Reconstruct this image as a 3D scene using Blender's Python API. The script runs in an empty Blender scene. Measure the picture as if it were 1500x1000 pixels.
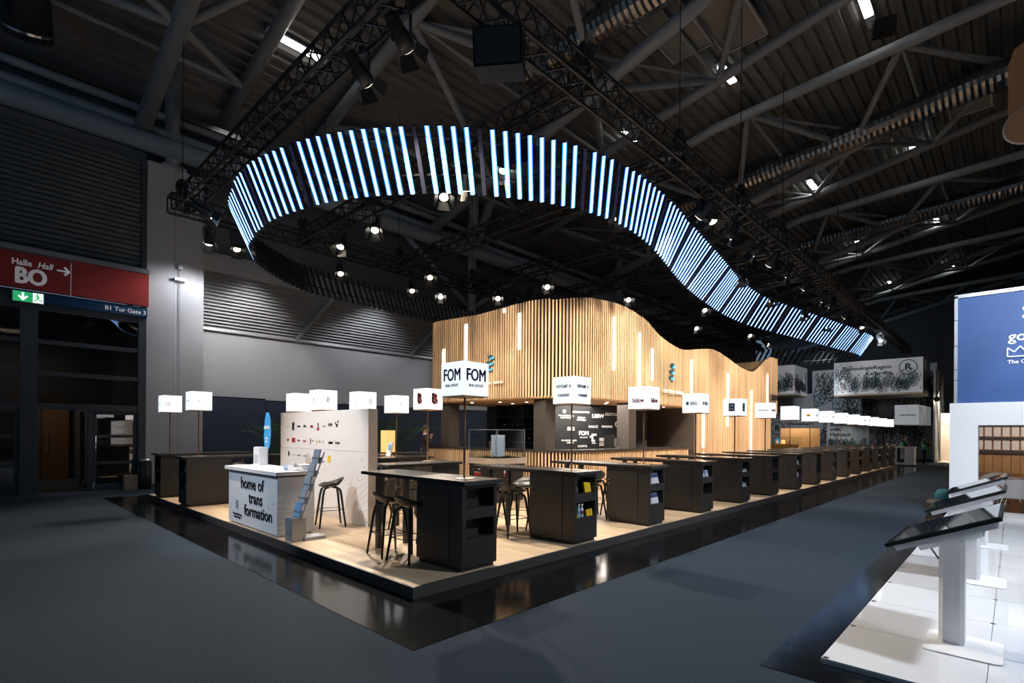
import bpy, bmesh, math, random
from math import sin, cos, pi, radians as R_
from mathutils import Vector, Matrix, Euler
rnd = random.Random(7)
SC = bpy.context.scene
COL = SC.collection

# ------------------------------------------------------------------ camera
YAW = math.atan2(735, 770)
cam = bpy.data.cameras.new('camera'); cam.sensor_width = 36; cam.lens = 770 / 1500 * 36
cam.shift_y = (633 - 500) / 1500.0; cam.clip_end = 300
camo = bpy.data.objects.new('camera', cam); COL.objects.link(camo)
fwd = Vector((cos(YAW), sin(YAW), 0)); right = Vector((sin(YAW), -cos(YAW), 0)); up = Vector((0, 0, 1))
th = R_(0.4)
r2 = right * cos(th) + up * sin(th); u2 = -right * sin(th) + up * cos(th)
m = Matrix((r2, u2, -fwd)).transposed().to_4x4(); m.translation = Vector((0, 0, 1.82))
camo.matrix_world = m
SC.camera = camo
SC.view_settings.view_transform = 'Standard'; SC.view_settings.look = 'None'
SC.view_settings.gamma = 1; SC.view_settings.use_curve_mapping = False
SC.view_settings.exposure = 0.0

# ------------------------------------------------------------------ world, stage lights and added fill lights
w = bpy.data.worlds.new('hall_ambient'); SC.world = w; w.use_nodes = True
w.node_tree.nodes['Background'].inputs[0].default_value = (0.46, 0.70, 1.0, 1)
w.node_tree.nodes['Background'].inputs[1].default_value = 0.225

def spot(pos, tgt, power, ang=60, col=(1, .84, .66), size=.08, blend=.5):
    l = bpy.data.lights.new('stage_or_fill_light', 'SPOT'); l.energy = power; l.color = col
    l.spot_size = R_(ang); l.spot_blend = blend; l.shadow_soft_size = size
    o = bpy.data.objects.new('stage_or_fill_light', l); COL.objects.link(o); o.location = pos
    o.rotation_euler = (Vector(tgt) - Vector(pos)).to_track_quat('-Z', 'Y').to_euler()
    return o
WARM = (1, .82, .62); NEU = (1, .86, .70); COOL = (.86, .93, 1)
# (x, y) of fixture under the rig, target, power, angle
RIG = [
    ((3.45, 14.2), (11.1, 12.6, 4.0), 900, 55), ((3.79, 7.0), (11.1, 10.0, 4.2), 1100, 50),
    ((4.55, 5.97), (11.6, 9.3, 4.3), 900, 40),
    ((12.2, 5.15), (12.8, 8.75, 4.3), 620, 75), ((15.8, 5.15), (15.6, 8.75, 4.0), 650, 78),
    ((17.1, 5.5), (18.2, 8.75, 3.4), 600, 78), ((20.7, 5.4), (21.2, 8.75, 3.4), 640, 80),
    ((24.2, 5.3), (24.4, 8.75, 3.2), 640, 80), ((27.0, 5.3), (27.2, 8.75, 3.8), 560, 75),
    ((7.45, 9.16), (4.9, 5.6, .1), 1000, 75), ((7.39, 7.3), (6.2, 5.4, .1), 520, 85),
    ((7.33, 11.94), (4.6, 8.6, .1), 1000, 75), ((7.32, 13.68), (4.2, 11.5, .1), 800, 80),
    ((14.54, 14.6), (9, 9.3, .2), 500, 60), ((12.8, 14.6), (7.2, 9, .2), 700, 70),
    ((4.69, 16.1), (4.4, 14.0, .1), 450, 80),
    ((10.9, 6.9), (8.6, 5.8, .1), 620, 85), ((14.4, 7.0), (12.4, 6.0, .1), 560, 85),
    ((18.1, 6.6), (16.6, 6, .1), 560, 85), ((21.6, 6.8), (20.4, 6, .1), 560, 85),
    ((25.2, 6.6), (24.4, 6, .1), 560, 85), ((29, 6.6), (28.5, 6, .1), 560, 85), ((32.5, 6.6), (32.5, 6, .1), 500, 85),
    ((7.35, 8.4), (11.2, 11.6, .75), 620, 48), ((14.0, 5.38), (14.6, 8.9, .7), 420, 62), ((10.88, 6.2), (11.9, 9.3, .7), 420, 50), ((18.6, 5.38), (19.2, 8.9, .9), 420, 70), ((23.0, 5.38), (23.6, 8.8, 1.2), 420, 75),
]
XS = [4.05, 7.35, 10.88, 14.45, 18.0, 21.6, 25.2, 28.8, 32.4]
def snap(x, y):
    dx = min(((abs(x - c), c) for c in XS)); dy = min(((abs(y - c), c) for c in (5.38, 16.1)))
    if 5.4 < y < 16 and dx[0] <= dy[0]: return dx[1], y
    return (x, dy[1]) if 5 < dy[0] + 10 and dy[0] < 3 else (dx[1], y)
ZL = 7.12
RIG = [(snap(*a), b, c, d) for a, b, c, d in RIG]
for (x, y), t, p, a in RIG:
    d_ = (Vector(t) - Vector((x, y, ZL))).normalized() * .42
    spot(Vector((x, y, ZL)) + d_, t, p * (2.0 if t[2] < 1 else 1.75), a, NEU if t[2] < 1 else WARM)
# cool light over the white demo floor and its signs
spot((7.5, -2.2, 6.4), (7.2, 0.0, 0), 1500, 95, COOL, .25)
spot((11.5, -1.6, 6.4), (11.5, 0.0, 0), 1200, 95, COOL, .25)
spot((12.5, -.6, 5.4), (16.0, 0.3, 3.2), 900, 85, COOL, .15)
spot((-1.2, 8.6, 6.6), (3.9, 9.6, 1.0), 1500, 36, (.80, .89, 1), .15)  # added fill spot for the desk front, away from the rig
spot((1.9, 10.6, 7.2), (4.97, 10.1, 1.25), 1700, 38, (1, .86, .74), .15)  # added spot brightening the partition, no fixture modelled for it
spot((7.4, 18.9, 7.2), (7.2, 21.4, 3.2), 480, 105, (1, .95, .92), .3)  # wall and pier fills, added clear of any truss
spot((12.6, 18.9, 7.2), (12.6, 21.4, 3.2), 280, 110, (.93, .95, 1), .3)
spot((18.6, 18.9, 7.2), (18.6, 21.4, 3.2), 280, 110, (.93, .95, 1), .3)
spot((5.5, 18.6, 6.9), (5.0, 19.8, 5), 190, 130, (.95, .96, 1), .3)
spot((43, 9, 6.6), (50, 8, 3.2), 1800, 115, (.9, .95, 1), .3)  # spots added to lift the dark far end of the hall
spot((36, 8, 6.6), (44, 12.5, 4), 1500, 60, (.9, .95, 1), .3)
spot((34, 5.4, 7.2), (41.8, 6.8, 5.5), 1700, 60, (.9, .95, 1), .3)

# ------------------------------------------------------------------ materials
MATS = {}
def mat(name, col, rough=.5, metal=0, emit=0, var=0, scale=20, bump=0, spec=.5, ecol=None, stretch=None, alpha=None):
    if name in MATS: return MATS[name]
    m = bpy.data.materials.new(name); m.use_nodes = True; nt = m.node_tree; b = nt.nodes['Principled BSDF']
    b.inputs['Base Color'].default_value = (*col, 1); b.inputs['Roughness'].default_value = rough
    b.inputs['Metallic'].default_value = metal; b.inputs['Specular IOR Level'].default_value = spec
    if emit:
        b.inputs['Emission Color'].default_value = (*(ecol or col), 1); b.inputs['Emission Strength'].default_value = emit
    if var or bump:
        tc = nt.nodes.new('ShaderNodeTexCoord'); mp = nt.nodes.new('ShaderNodeMapping'); n = nt.nodes.new('ShaderNodeTexNoise')
        nt.links.new(tc.outputs['Object'], mp.inputs[0]); nt.links.new(mp.outputs[0], n.inputs['Vector'])
        if stretch: mp.inputs['Scale'].default_value = stretch
        n.inputs['Scale'].default_value = scale; n.inputs['Detail'].default_value = 4
        if var:
            r = nt.nodes.new('ShaderNodeMapRange'); r.inputs[3].default_value = 1 - var; r.inputs[4].default_value = 1 + var
            mx = nt.nodes.new('ShaderNodeVectorMath'); mx.operation = 'SCALE'; mx.inputs[0].default_value = col
            nt.links.new(n.outputs[0], r.inputs[0]); nt.links.new(r.outputs[0], mx.inputs['Scale'])
            nt.links.new(mx.outputs[0], b.inputs['Base Color'])
        if bump:
            bp = nt.nodes.new('ShaderNodeBump'); bp.inputs['Strength'].default_value = bump; bp.inputs['Distance'].default_value = .02
            nt.links.new(n.outputs[0], bp.inputs['Height']); nt.links.new(bp.outputs[0], b.inputs['Normal'])
    MATS[name] = m; return m

carpet = mat('grey_carpet', (.025, .037, .054), .95, var=.45, scale=90, bump=.5, spec=.1)
gloss_black = mat('glossy_black_vinyl', (.004, .005, .006), .13, var=.3, scale=3, bump=.08, spec=.32)
fascia = mat('dark_fascia', (.055, .050, .050), .55, var=.15)
anthracite = mat('anthracite_laminate', (.030, .028, .028), .42, var=.12, scale=60)
anthra_top = mat('anthracite_worktop', (.040, .038, .038), .24, var=.12, scale=60)
black_pl = mat('black_plastic', (.012, .012, .012), .38, var=.1)
black_mt = mat('black_metal', (.010, .011, .012), .45, var=.1)
truss_mt = mat('truss_black', (.006, .007, .009), .5, var=.1)
stain = mat('black_stained_oak', (.016, .015, .014), .5, var=.3, scale=30, stretch=(1, 1, .1))
copper = mat('brown_copper_tube', (.30, .165, .11), .35, .6, var=.08)
steel = mat('brushed_steel', (.62, .63, .65), .3, .9, var=.05)
chrome = mat('chrome', (.8, .8, .82), .12, 1, var=.02)
tube_gr = mat('grey_roof_steel', (.27, .30, .32), .5, var=.12, scale=2)
deck_mt = mat('roof_deck_steel', (.15, .148, .142), .55, var=.15, scale=1.5)
duct_mt = mat('galvanised_duct', (.26, .26, .26), .25, .85, var=.2, scale=4)
wall_gr = mat('painted_grey_wall', (.36, .37, .39), .8, var=.05, scale=3)
pier_mt = mat('light_concrete_pier', (.40, .405, .43), .75, var=.07, scale=3)
wall_dk = mat('dark_grey_wall', (.10, .11, .125), .8, var=.08, scale=2)
louvre_mt = mat('dark_louvre', (.026, .048, .066), .5, var=.15)
frame_mt = mat('dark_door_frame', (.035, .045, .055), .45, var=.1)
navy = mat('navy_partition', (.018, .030, .060), .75, var=.08)
red_mt = mat('red_sign', (.30, .022, .018), .5, var=.06)
white_mt = mat('white_lacquer', (.80, .80, .82), .35, var=.03)
white_gl = mat('white_gloss_floor', (.70, .72, .76), .06, var=.02, scale=5)
white_tx = mat('white_letters', (.85, .85, .85), .6, var=.02)
lit_tx = mat('sign_letters', (.75, .75, .76), .6, emit=.12, var=.02)
ink = mat('black_print', (.012, .014, .02), .6, var=.05)
ink_bl = mat('navy_print', (.03, .06, .16), .6, var=.05)
ink_rd = mat('red_print', (.35, .03, .03), .6, var=.05)
ink_gy = mat('grey_print', (.35, .36, .40), .6, var=.05)
ink_yl = mat('yellow_print', (.80, .50, .03), .5, var=.05)
ink_or = mat('orange_print', (.75, .30, .05), .5, var=.05)
teal = mat('teal_print', (.06, .20, .24), .6, var=.1)
cyan = mat('light_blue_acrylic', (.10, .42, .62), .4, var=.05)
deepteal = mat('dark_teal_acrylic', (.015, .075, .11), .4, var=.05)
bluebrd = mat('blue_board', (.030, .085, .26), .6, var=.05)
alu = mat('aluminium_profile', (.55, .56, .58), .35, .6, var=.05)
beige = mat('beige_laminate', (.62, .54, .47), .6, var=.04)
leather = mat('taupe_upholstery', (.27, .25, .235), .7, var=.08)
green_mt = mat('green_leaf', (.035, .10, .025), .6, var=.4, scale=12)
pot_mt = mat('grey_pot', (.12, .12, .12), .6, var=.1)
yellow = mat('yellow_paper', (.85, .55, .02), .5, var=.05)
bluepaper = mat('blue_paper', (.16, .35, .62), .5, var=.08)
greypaper = mat('grey_leaflet', (.36, .41, .46), .4, var=.35, scale=9)
skin_mt = mat('skin', (.42, .22, .15), .6, var=.05)
hair_mt = mat('brown_hair', (.05, .03, .02), .7, var=.2)
suit_mt = mat('dark_suit', (.012, .014, .022), .8, var=.1)
hivis = mat('green_hi_vis', (.08, .45, .12), .6, var=.1)
refl = mat('silver_band', (.6, .62, .62), .4, var=.05)
leafpan = mat('leaf_panel_white', (.66, .67, .69), .7, var=.04)
leafdk = mat('leaf_wall_grey', (.27, .28, .30), .75, var=.08, scale=1)
tan_mt = mat('tan_booth', (.62, .38, .19), .6, var=.08)
lamp_white = mat('lit_lamp_cube', (.75, .78, .82), .5, emit=1.0, ecol=(.90, .96, 1.0), var=.01)
lens = mat('spot_lens', (1, .95, .85), .3, emit=9, ecol=(1, .9, .74), var=.01)
lens_dim = mat('spot_lens_side', (1, .9, .75), .3, emit=3, ecol=(1, .85, .66), var=.01)
led_warm = mat('led_strip_warm', (1, .95, .88), .3, emit=6, ecol=(1, .93, .84), var=.01)
tube_lit = mat('hall_tube_light', (1, 1, .96), .3, emit=12, ecol=(1, .98, .93), var=.01)
led_on = mat('led_bar_lit', (.7, .88, 1), .3, emit=1.9, ecol=(.55, .80, 1.0), var=.01)
led_halo = mat('led_bar_blue_halo', (.05, .3, .9), .3, emit=1.7, ecol=(.01, .20, 1.0), var=.01)
led_off = mat('led_bar_dark', (.03, .035, .10), .4, emit=.12, ecol=(.15, .18, .6), var=.3, scale=40)
exit_gr = mat('exit_green', (.02, .45, .15), .4, emit=.55, ecol=(.03, .55, .20), var=.05)
exit_wh = mat('exit_white', (.9, .9, .9), .4, emit=.9, ecol=(.9, 1, .93), var=.02)
amber = mat('amber_lamp_shade', (.9, .6, .2), .6, emit=.8, ecol=(1, .62, .22), var=.25, scale=9)
screenbl = mat('display_glass', (.014, .020, .032), .03, var=.5, scale=2, spec=1.0)
dark_wood_m = mat('wood_soffit', (.55, .34, .18), .5, var=.15, scale=8, stretch=(1, 8, 1))

def wood_mat(name, base, dark, axis, rough=.5, knots=True):
    m = bpy.data.materials.new(name); m.use_nodes = True; nt = m.node_tree; b = nt.nodes['Principled BSDF']; b.inputs['Roughness'].default_value = rough
    tc = nt.nodes.new('ShaderNodeTexCoord'); oi = nt.nodes.new('ShaderNodeObjectInfo'); add = nt.nodes.new('ShaderNodeVectorMath'); add.operation = 'ADD'
    sc = nt.nodes.new('ShaderNodeVectorMath'); sc.operation = 'SCALE'; sc.inputs['Scale'].default_value = 37
    nt.links.new(oi.outputs['Location'], sc.inputs[0]); nt.links.new(tc.outputs['Object'], add.inputs[0]); nt.links.new(sc.outputs[0], add.inputs[1])
    mp = nt.nodes.new('ShaderNodeMapping'); s = [26, 26, 26]; s[axis] = 1.3; mp.inputs['Scale'].default_value = s
    n = nt.nodes.new('ShaderNodeTexNoise'); n.inputs['Scale'].default_value = 1; n.inputs['Detail'].default_value = 5
    nt.links.new(add.outputs[0], mp.inputs[0]); nt.links.new(mp.outputs[0], n.inputs['Vector'])
    rp = nt.nodes.new('ShaderNodeValToRGB'); rp.color_ramp.elements[0].position = .32; rp.color_ramp.elements[1].position = .68
    rp.color_ramp.elements[0].color = (*dark, 1); rp.color_ramp.elements[1].color = (*base, 1)
    nt.links.new(n.outputs[0], rp.inputs[0])
    hs = nt.nodes.new('ShaderNodeHueSaturation'); mr = nt.nodes.new('ShaderNodeMapRange'); mr.inputs[3].default_value = .82; mr.inputs[4].default_value = 1.14
    nt.links.new(oi.outputs['Random'], mr.inputs[0]); nt.links.new(mr.outputs[0], hs.inputs['Value']); nt.links.new(rp.outputs[0], hs.inputs['Color'])
    last = hs.outputs[0]
    if knots:
        v = nt.nodes.new('ShaderNodeTexVoronoi'); v.inputs['Scale'].default_value = 1; mp2 = nt.nodes.new('ShaderNodeMapping')
        s = [9, 9, 9]; s[axis] = 3; mp2.inputs['Scale'].default_value = s
        nt.links.new(add.outputs[0], mp2.inputs[0]); nt.links.new(mp2.outputs[0], v.inputs['Vector'])
        mk = nt.nodes.new('ShaderNodeMapRange'); mk.inputs[1].default_value = .05; mk.inputs[2].default_value = .13; mk.inputs[3].default_value = .8; mk.inputs[4].default_value = 0
        nt.links.new(v.outputs['Distance'], mk.inputs[0])
        mx = nt.nodes.new('ShaderNodeMix'); mx.data_type = 'RGBA'; mx.inputs['B'].default_value = (.22, .09, .03, 1)
        nt.links.new(mk.outputs[0], mx.inputs['Factor']); nt.links.new(last, mx.inputs['A']); last = mx.outputs['Result']
    nt.links.new(last, b.inputs['Base Color']); MATS[name] = m; return m
slat_mt = wood_mat('pine_slat', (.72, .52, .335), (.58, .385, .225), 2)
plank_mt = wood_mat('oak_plank', (.62, .47, .32), (.47, .34, .215), 1, .42, False)

def contour_mat(name, base, line, scale, freq, width, fade=None):
    """flat print: topographic contour lines on a plain board"""
    m = bpy.data.materials.new(name); m.use_nodes = True; nt = m.node_tree; b = nt.nodes['Principled BSDF']; b.inputs['Roughness'].default_value = .6
    tc = nt.nodes.new('ShaderNodeTexCoord'); n = nt.nodes.new('ShaderNodeTexNoise'); n.inputs['Scale'].default_value = scale; n.inputs['Detail'].default_value = 0
    nt.links.new(tc.outputs['Object'], n.inputs['Vector'])
    mu = nt.nodes.new('ShaderNodeMath'); mu.operation = 'MULTIPLY'; mu.inputs[1].default_value = freq; nt.links.new(n.outputs[0], mu.inputs[0])
    pp = nt.nodes.new('ShaderNodeMath'); pp.operation = 'PINGPONG'; pp.inputs[1].default_value = .5; nt.links.new(mu.outputs[0], pp.inputs[0])
    mr = nt.nodes.new('ShaderNodeMapRange'); mr.inputs[1].default_value = width * .5; mr.inputs[2].default_value = width; mr.inputs[3].default_value = 1; mr.inputs[4].default_value = 0
    nt.links.new(pp.outputs[0], mr.inputs[0]); fac = mr.outputs[0]
    if fade:
        ax, lo, hi = fade; sp = nt.nodes.new('ShaderNodeSeparateXYZ'); nt.links.new(tc.outputs['Object'], sp.inputs[0])
        f0 = None
        for a_, l_, h_ in zip(ax, lo, hi):
            f = nt.nodes.new('ShaderNodeMapRange'); f.inputs[1].default_value = l_; f.inputs[2].default_value = h_
            nt.links.new(sp.outputs[a_], f.inputs[0])
            mm = nt.nodes.new('ShaderNodeMath'); mm.operation = 'MULTIPLY'; nt.links.new(fac, mm.inputs[0]); nt.links.new(f.outputs[0], mm.inputs[1]); fac = mm.outputs[0]
    mx = nt.nodes.new('ShaderNodeMix'); mx.data_type = 'RGBA'; mx.inputs['A'].default_value = (*base, 1); mx.inputs['B'].default_value = (*line, 1)
    nt.links.new(fac, mx.inputs['Factor']); nt.links.new(mx.outputs['Result'], b.inputs['Base Color']); MATS[name] = m; return m
desk_pr = contour_mat('desk_contour_print', (.68, .70, .74), (.28, .32, .38), 1.5, 30, .045)
part_pr = contour_mat('partition_contour_print', (.74, .70, .67), (.34, .33, .33), .75, 42, .035, ((1, 2), (1.2, 1.75), (-.4, .75)))

def glass_mat(name, tint, rough=0.0, fac=.12, body=(.02, .025, .03)):
    m = bpy.data.materials.new(name); m.use_nodes = True; nt = m.node_tree; nt.nodes.remove(nt.nodes['Principled BSDF'])
    o = nt.nodes['Material Output']; t = nt.nodes.new('ShaderNodeBsdfTransparent'); t.inputs[0].default_value = (*tint, 1)
    g = nt.nodes.new('ShaderNodeBsdfGlossy'); g.inputs['Roughness'].default_value = rough
    fr = nt.nodes.new('ShaderNodeLayerWeight'); fr.inputs[0].default_value = .25; mr = nt.nodes.new('ShaderNodeMapRange')
    mr.inputs[3].default_value = fac; mr.inputs[4].default_value = .9; nt.links.new(fr.outputs['Fresnel'], mr.inputs[0])
    mx = nt.nodes.new('ShaderNodeMixShader'); nt.links.new(mr.outputs[0], mx.inputs[0]); nt.links.new(t.outputs[0], mx.inputs[1]); nt.links.new(g.outputs[0], mx.inputs[2])
    nt.links.new(mx.outputs[0], o.inputs[0]); MATS[name] = m; return m
glass = glass_mat('clear_glass', (.93, .96, .96), fac=.04)
glass_dk = glass_mat('tinted_door_glass', (.45, .47, .48), fac=.17)

# ------------------------------------------------------------------ mesh helpers
class MB:
    def __init__(s): s.v = []; s.f = []; s.mi = []; s.cur = 0
    def add(s, vs, fs):
        o = len(s.v); s.v += [tuple(v) for v in vs]; s.f += [tuple(o + i for i in f) for f in fs]; s.mi += [s.cur] * len(fs); return s
    def box(s, x0, x1, y0, y1, z0, z1):
        return s.add([(x0, y0, z0), (x1, y0, z0), (x1, y1, z0), (x0, y1, z0), (x0, y0, z1), (x1, y0, z1), (x1, y1, z1), (x0, y1, z1)],
                     [(3, 2, 1, 0), (4, 5, 6, 7), (0, 1, 5, 4), (1, 2, 6, 5), (2, 3, 7, 6), (3, 0, 4, 7)])
    def cbox(s, c, sz, M=None):
        vs = []
        for k in range(8):
            p = Vector(((k & 1) - .5, ((k >> 1) & 1) - .5, (k >> 2) - .5)); p = Vector((p.x * sz[0], p.y * sz[1], p.z * sz[2]))
            if M is not None: p = M @ p
            vs.append(p + Vector(c))
        return s.add(vs, [(0, 2, 3, 1), (4, 5, 7, 6), (0, 1, 5, 4), (1, 3, 7, 5), (3, 2, 6, 7), (2, 0, 4, 6)])
    def tube(s, p0, p1, r0, r1=None, n=8, cap=True):
        r1 = r0 if r1 is None else r1; p0 = Vector(p0); p1 = Vector(p1); d = (p1 - p0)
        if d.length < 1e-6: return s
        d.normalize(); a = d.orthogonal().normalized(); b = d.cross(a); vs = []
        for p, r in ((p0, r0), (p1, r1)):
            for k in range(n):
                t = 2 * pi * k / n; vs.append(p + (a * cos(t) + b * sin(t)) * r)
        fs = [(k, (k + 1) % n, n + (k + 1) % n, n + k) for k in range(n)]
        if cap: fs += [tuple(range(n))[::-1], tuple(range(n, 2 * n))]
        return s.add(vs, fs)
    def path(s, pts, r, n=6):
        pts = [Vector(p) for p in pts]; vs = []; prev = None
        for i, p in enumerate(pts):
            d = (pts[min(i + 1, len(pts) - 1)] - pts[max(i - 1, 0)]).normalized()
            a = d.cross(Vector((0, 0, 1)))
            a = a.normalized() if a.length > .05 else (prev or d.orthogonal().normalized())
            if prev is not None and a.dot(prev) < 0: a = -a
            prev = a; b = d.cross(a)
            rr = r[i] if isinstance(r, (list, tuple)) else r
            for k in range(n): t = 2 * pi * k / n; vs.append(p + (a * cos(t) + b * sin(t)) * rr)
        fs = []
        for i in range(len(pts) - 1):
            for k in range(n): fs.append((i * n + k, i * n + (k + 1) % n, (i + 1) * n + (k + 1) % n, (i + 1) * n + k))
        fs += [tuple(range(n))[::-1], tuple(range((len(pts) - 1) * n, len(pts) * n))]
        return s.add(vs, fs)
    def lathe(s, prof, n=20, c=(0, 0, 0)):
        vs = []
        for r, z in prof:
            for k in range(n): t = 2 * pi * k / n; vs.append((c[0] + r * cos(t), c[1] + r * sin(t), c[2] + z))
        fs = []
        for i in range(len(prof) - 1):
            for k in range(n): fs.append((i * n + k, i * n + (k + 1) % n, (i + 1) * n + (k + 1) % n, (i + 1) * n + k))
        fs += [tuple(range(n))[::-1], tuple(range((len(prof) - 1) * n, len(prof) * n))]
        return s.add(vs, fs)
    def prism(s, poly, z0, z1):
        n = len(poly); vs = [(x, y, z0) for x, y in poly] + [(x, y, z1) for x, y in poly]
        return s.add(vs, [tuple(range(n))[::-1], tuple(range(n, 2 * n))] + [(k, (k + 1) % n, n + (k + 1) % n, n + k) for k in range(n)])
    def mesh(s, name, mats, smooth=False, off=None):
        me = bpy.data.meshes.new(name); vs = s.v
        if off is not None: vs = [(v[0] - off[0], v[1] - off[1], v[2] - off[2]) for v in vs]
        me.from_pydata(vs, [], s.f)
        for m_ in (mats if isinstance(mats, (list, tuple)) else [mats]): me.materials.append(m_)
        for p, i in zip(me.polygons, s.mi): p.material_index = i
        if smooth:
            for p in me.polygons: p.use_smooth = True
        me.update(); return me
    def build(s, name, mats, parent=None, smooth=False, off=None, loc=None, rot=None, label=None):
        if parent is not None and off is True: off = parent.matrix_basis.translation
        o = bpy.data.objects.new(name, s.mesh(name, mats, smooth, off)); COL.objects.link(o)
        if parent is not None: o.parent = parent
        if loc is not None: o.location = loc
        if rot is not None: o.rotation_euler = rot
        if label: o['label'] = label
        return o
def tag(o, label, cat, group=None, kind=None):
    if label: o['label'] = label
    if cat: o['category'] = cat
    if group: o['group'] = group
    if kind: o['kind'] = kind
    return o
def thing(name, label, cat, loc=(0, 0, 0), rz=0, group=None):
    o = bpy.data.objects.new(name, None); COL.objects.link(o); o.empty_display_size = .1
    o.location = loc; o.rotation_euler = (0, 0, rz); return tag(o, label, cat, group)
def struct(name, mb, m_, parent=None, **k):
    o = mb.build(name, m_, parent, **k)
    if parent is None: o['kind'] = 'structure'
    return o
def sempty(name, loc=(0, 0, 0)):
    o = bpy.data.objects.new(name, None); COL.objects.link(o); o.location = loc; o['kind'] = 'structure'; o.empty_display_size = .1; return o
def copy_tree(o, parent=None):
    c = o.copy(); COL.objects.link(c); c.parent = parent
    for ch in list(o.children): copy_tree(ch, c)
    return c
def part(name, me, parent, M=None, loc=None, label=None):
    o = bpy.data.objects.new(name, me); COL.objects.link(o); o.parent = parent
    if M is not None: o.matrix_basis = M
    if loc is not None: o.location = loc
    if label: o['label'] = label
    return o
FX = (pi / 2, 0, -pi / 2)   # writing on a face that looks towards -X
FY = (pi / 2, 0, 0)         # writing on a face that looks towards -Y
def text(s, size, m_, parent, loc, rot=FX, bold=0, wid=1, name='lettering', align='CENTER', shear=0, label=None, off=None, base='CENTER'):
    cu = bpy.data.curves.new('t', 'FONT'); cu.body = s; cu.size = size; cu.align_x = align; cu.align_y = base
    cu.extrude = .002; cu.resolution_u = 3; cu.shear = shear
    t = bpy.data.objects.new('t', cu); COL.objects.link(t)
    bpy.context.view_layer.update()
    me = bpy.data.meshes.new_from_object(t.evaluated_get(bpy.context.evaluated_depsgraph_get()))
    bpy.data.objects.remove(t); bpy.data.curves.remove(cu)
    if bold:
        v0 = [v.co.copy() for v in me.vertices]; f0 = [tuple(p.vertices) for p in me.polygons]; vs = []; fs = []
        for q_, (dx, dy) in enumerate(((-bold, 0), (bold, 0), (0, -bold * .7), (0, bold * .7))):
            o_ = len(vs); vs += [(v.x + dx / wid, v.y + dy, v.z + q_ * max(.0009, size * .004)) for v in v0]; fs += [tuple(o_ + i for i in f) for f in f0]
        bpy.data.meshes.remove(me); me = bpy.data.meshes.new('lettering'); me.from_pydata(vs, [], fs)
    me.materials.clear(); me.materials.append(m_)
    o = bpy.data.objects.new(name, me); COL.objects.link(o)
    if parent is not None: o.parent = parent
    if off is True: loc = Vector(loc) - parent.matrix_basis.translation
    o.location = loc; o.rotation_euler = rot; o.scale = (wid, 1, 1)
    if label: o['label'] = label
    return o
def stroke(mb, p, q, w_, y):
    d = Vector((q[0] - p[0], q[1] - p[1])); L = d.length; d /= L; n_ = Vector((-d.y, d.x)) * w_ / 2
    a = [(p[0] + n_.x, y, p[1] + n_.y), (p[0] - n_.x, y, p[1] - n_.y), (q[0] - n_.x, y, q[1] - n_.y), (q[0] + n_.x, y, q[1] + n_.y)]
    b = [(v[0], y + .006, v[2]) for v in a]
    return mb.add(a + b, [(0, 1, 2, 3), (7, 6, 5, 4), (0, 4, 5, 1), (1, 5, 6, 2), (2, 6, 7, 3), (3, 7, 4, 0)])
def interp(tab, x):
    if x <= tab[0][0]: return tab[0][1]
    for (a, fa), (b, fb) in zip(tab, tab[1:]):
        if x <= b:
            t = (x - a) / (b - a); return fa + (fb - fa) * t
    return tab[-1][1]
def sinterp(tab, x):
    """smooth Catmull interpolation through table"""
    n = len(tab)
    if x <= tab[0][0]: return tab[0][1]
    if x >= tab[-1][0]: return tab[-1][1]
    for i in range(n - 1):
        if x <= tab[i + 1][0]:
            x0, y0 = tab[i]; x1, y1 = tab[i + 1]; h = x1 - x0; t = (x - x0) / h
            m0 = (tab[i + 1][1] - tab[i - 1][1]) / (tab[i + 1][0] - tab[i - 1][0]) if i > 0 else (y1 - y0) / h
            m1 = (tab[i + 2][1] - tab[i][1]) / (tab[i + 2][0] - tab[i][0]) if i < n - 2 else (y1 - y0) / h
            return (2 * t**3 - 3 * t**2 + 1) * y0 + (t**3 - 2 * t**2 + t) * h * m0 + (-2 * t**3 + 3 * t**2) * y1 + (t**3 - t**2) * h * m1

P = .13      # top of the wooden stand platform
# ================================================================== SETTING
fl = MB().box(-14, 78, -26, 26, -.1, 0); struct('floor', fl, carpet)
vin = MB().box(2.6, 37.2, 3.6, 17.5, 0, .004).box(4.35, 22, -4, 1.44, 0, .004)
struct('trim_1', vin, gloss_black)['label'] = 'glossy black vinyl border on the carpet'

def deckz(y): return 13.4 + .2 * (20 - y) if y > -2 else 17.8 + .12 * (-2 - y)
dk = MB(); prof = []; y = 22.0; k = 0
while y > -27:
    for dy, dz in ((0, 0), (.16, 0), (.20, -.11), (.34, -.11)): prof.append((y - dy, deckz(y - dy) + dz))
    y -= .40
vs = []; fs = []
for i, (yy, zz) in enumerate(prof):
    vs += [(-14, yy, zz), (78, yy, zz)]
    if i: fs.append((2 * i - 2, 2 * i - 1, 2 * i + 1, 2 * i))
dk.add(vs, fs); struct('ceiling', dk, deck_mt)

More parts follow.
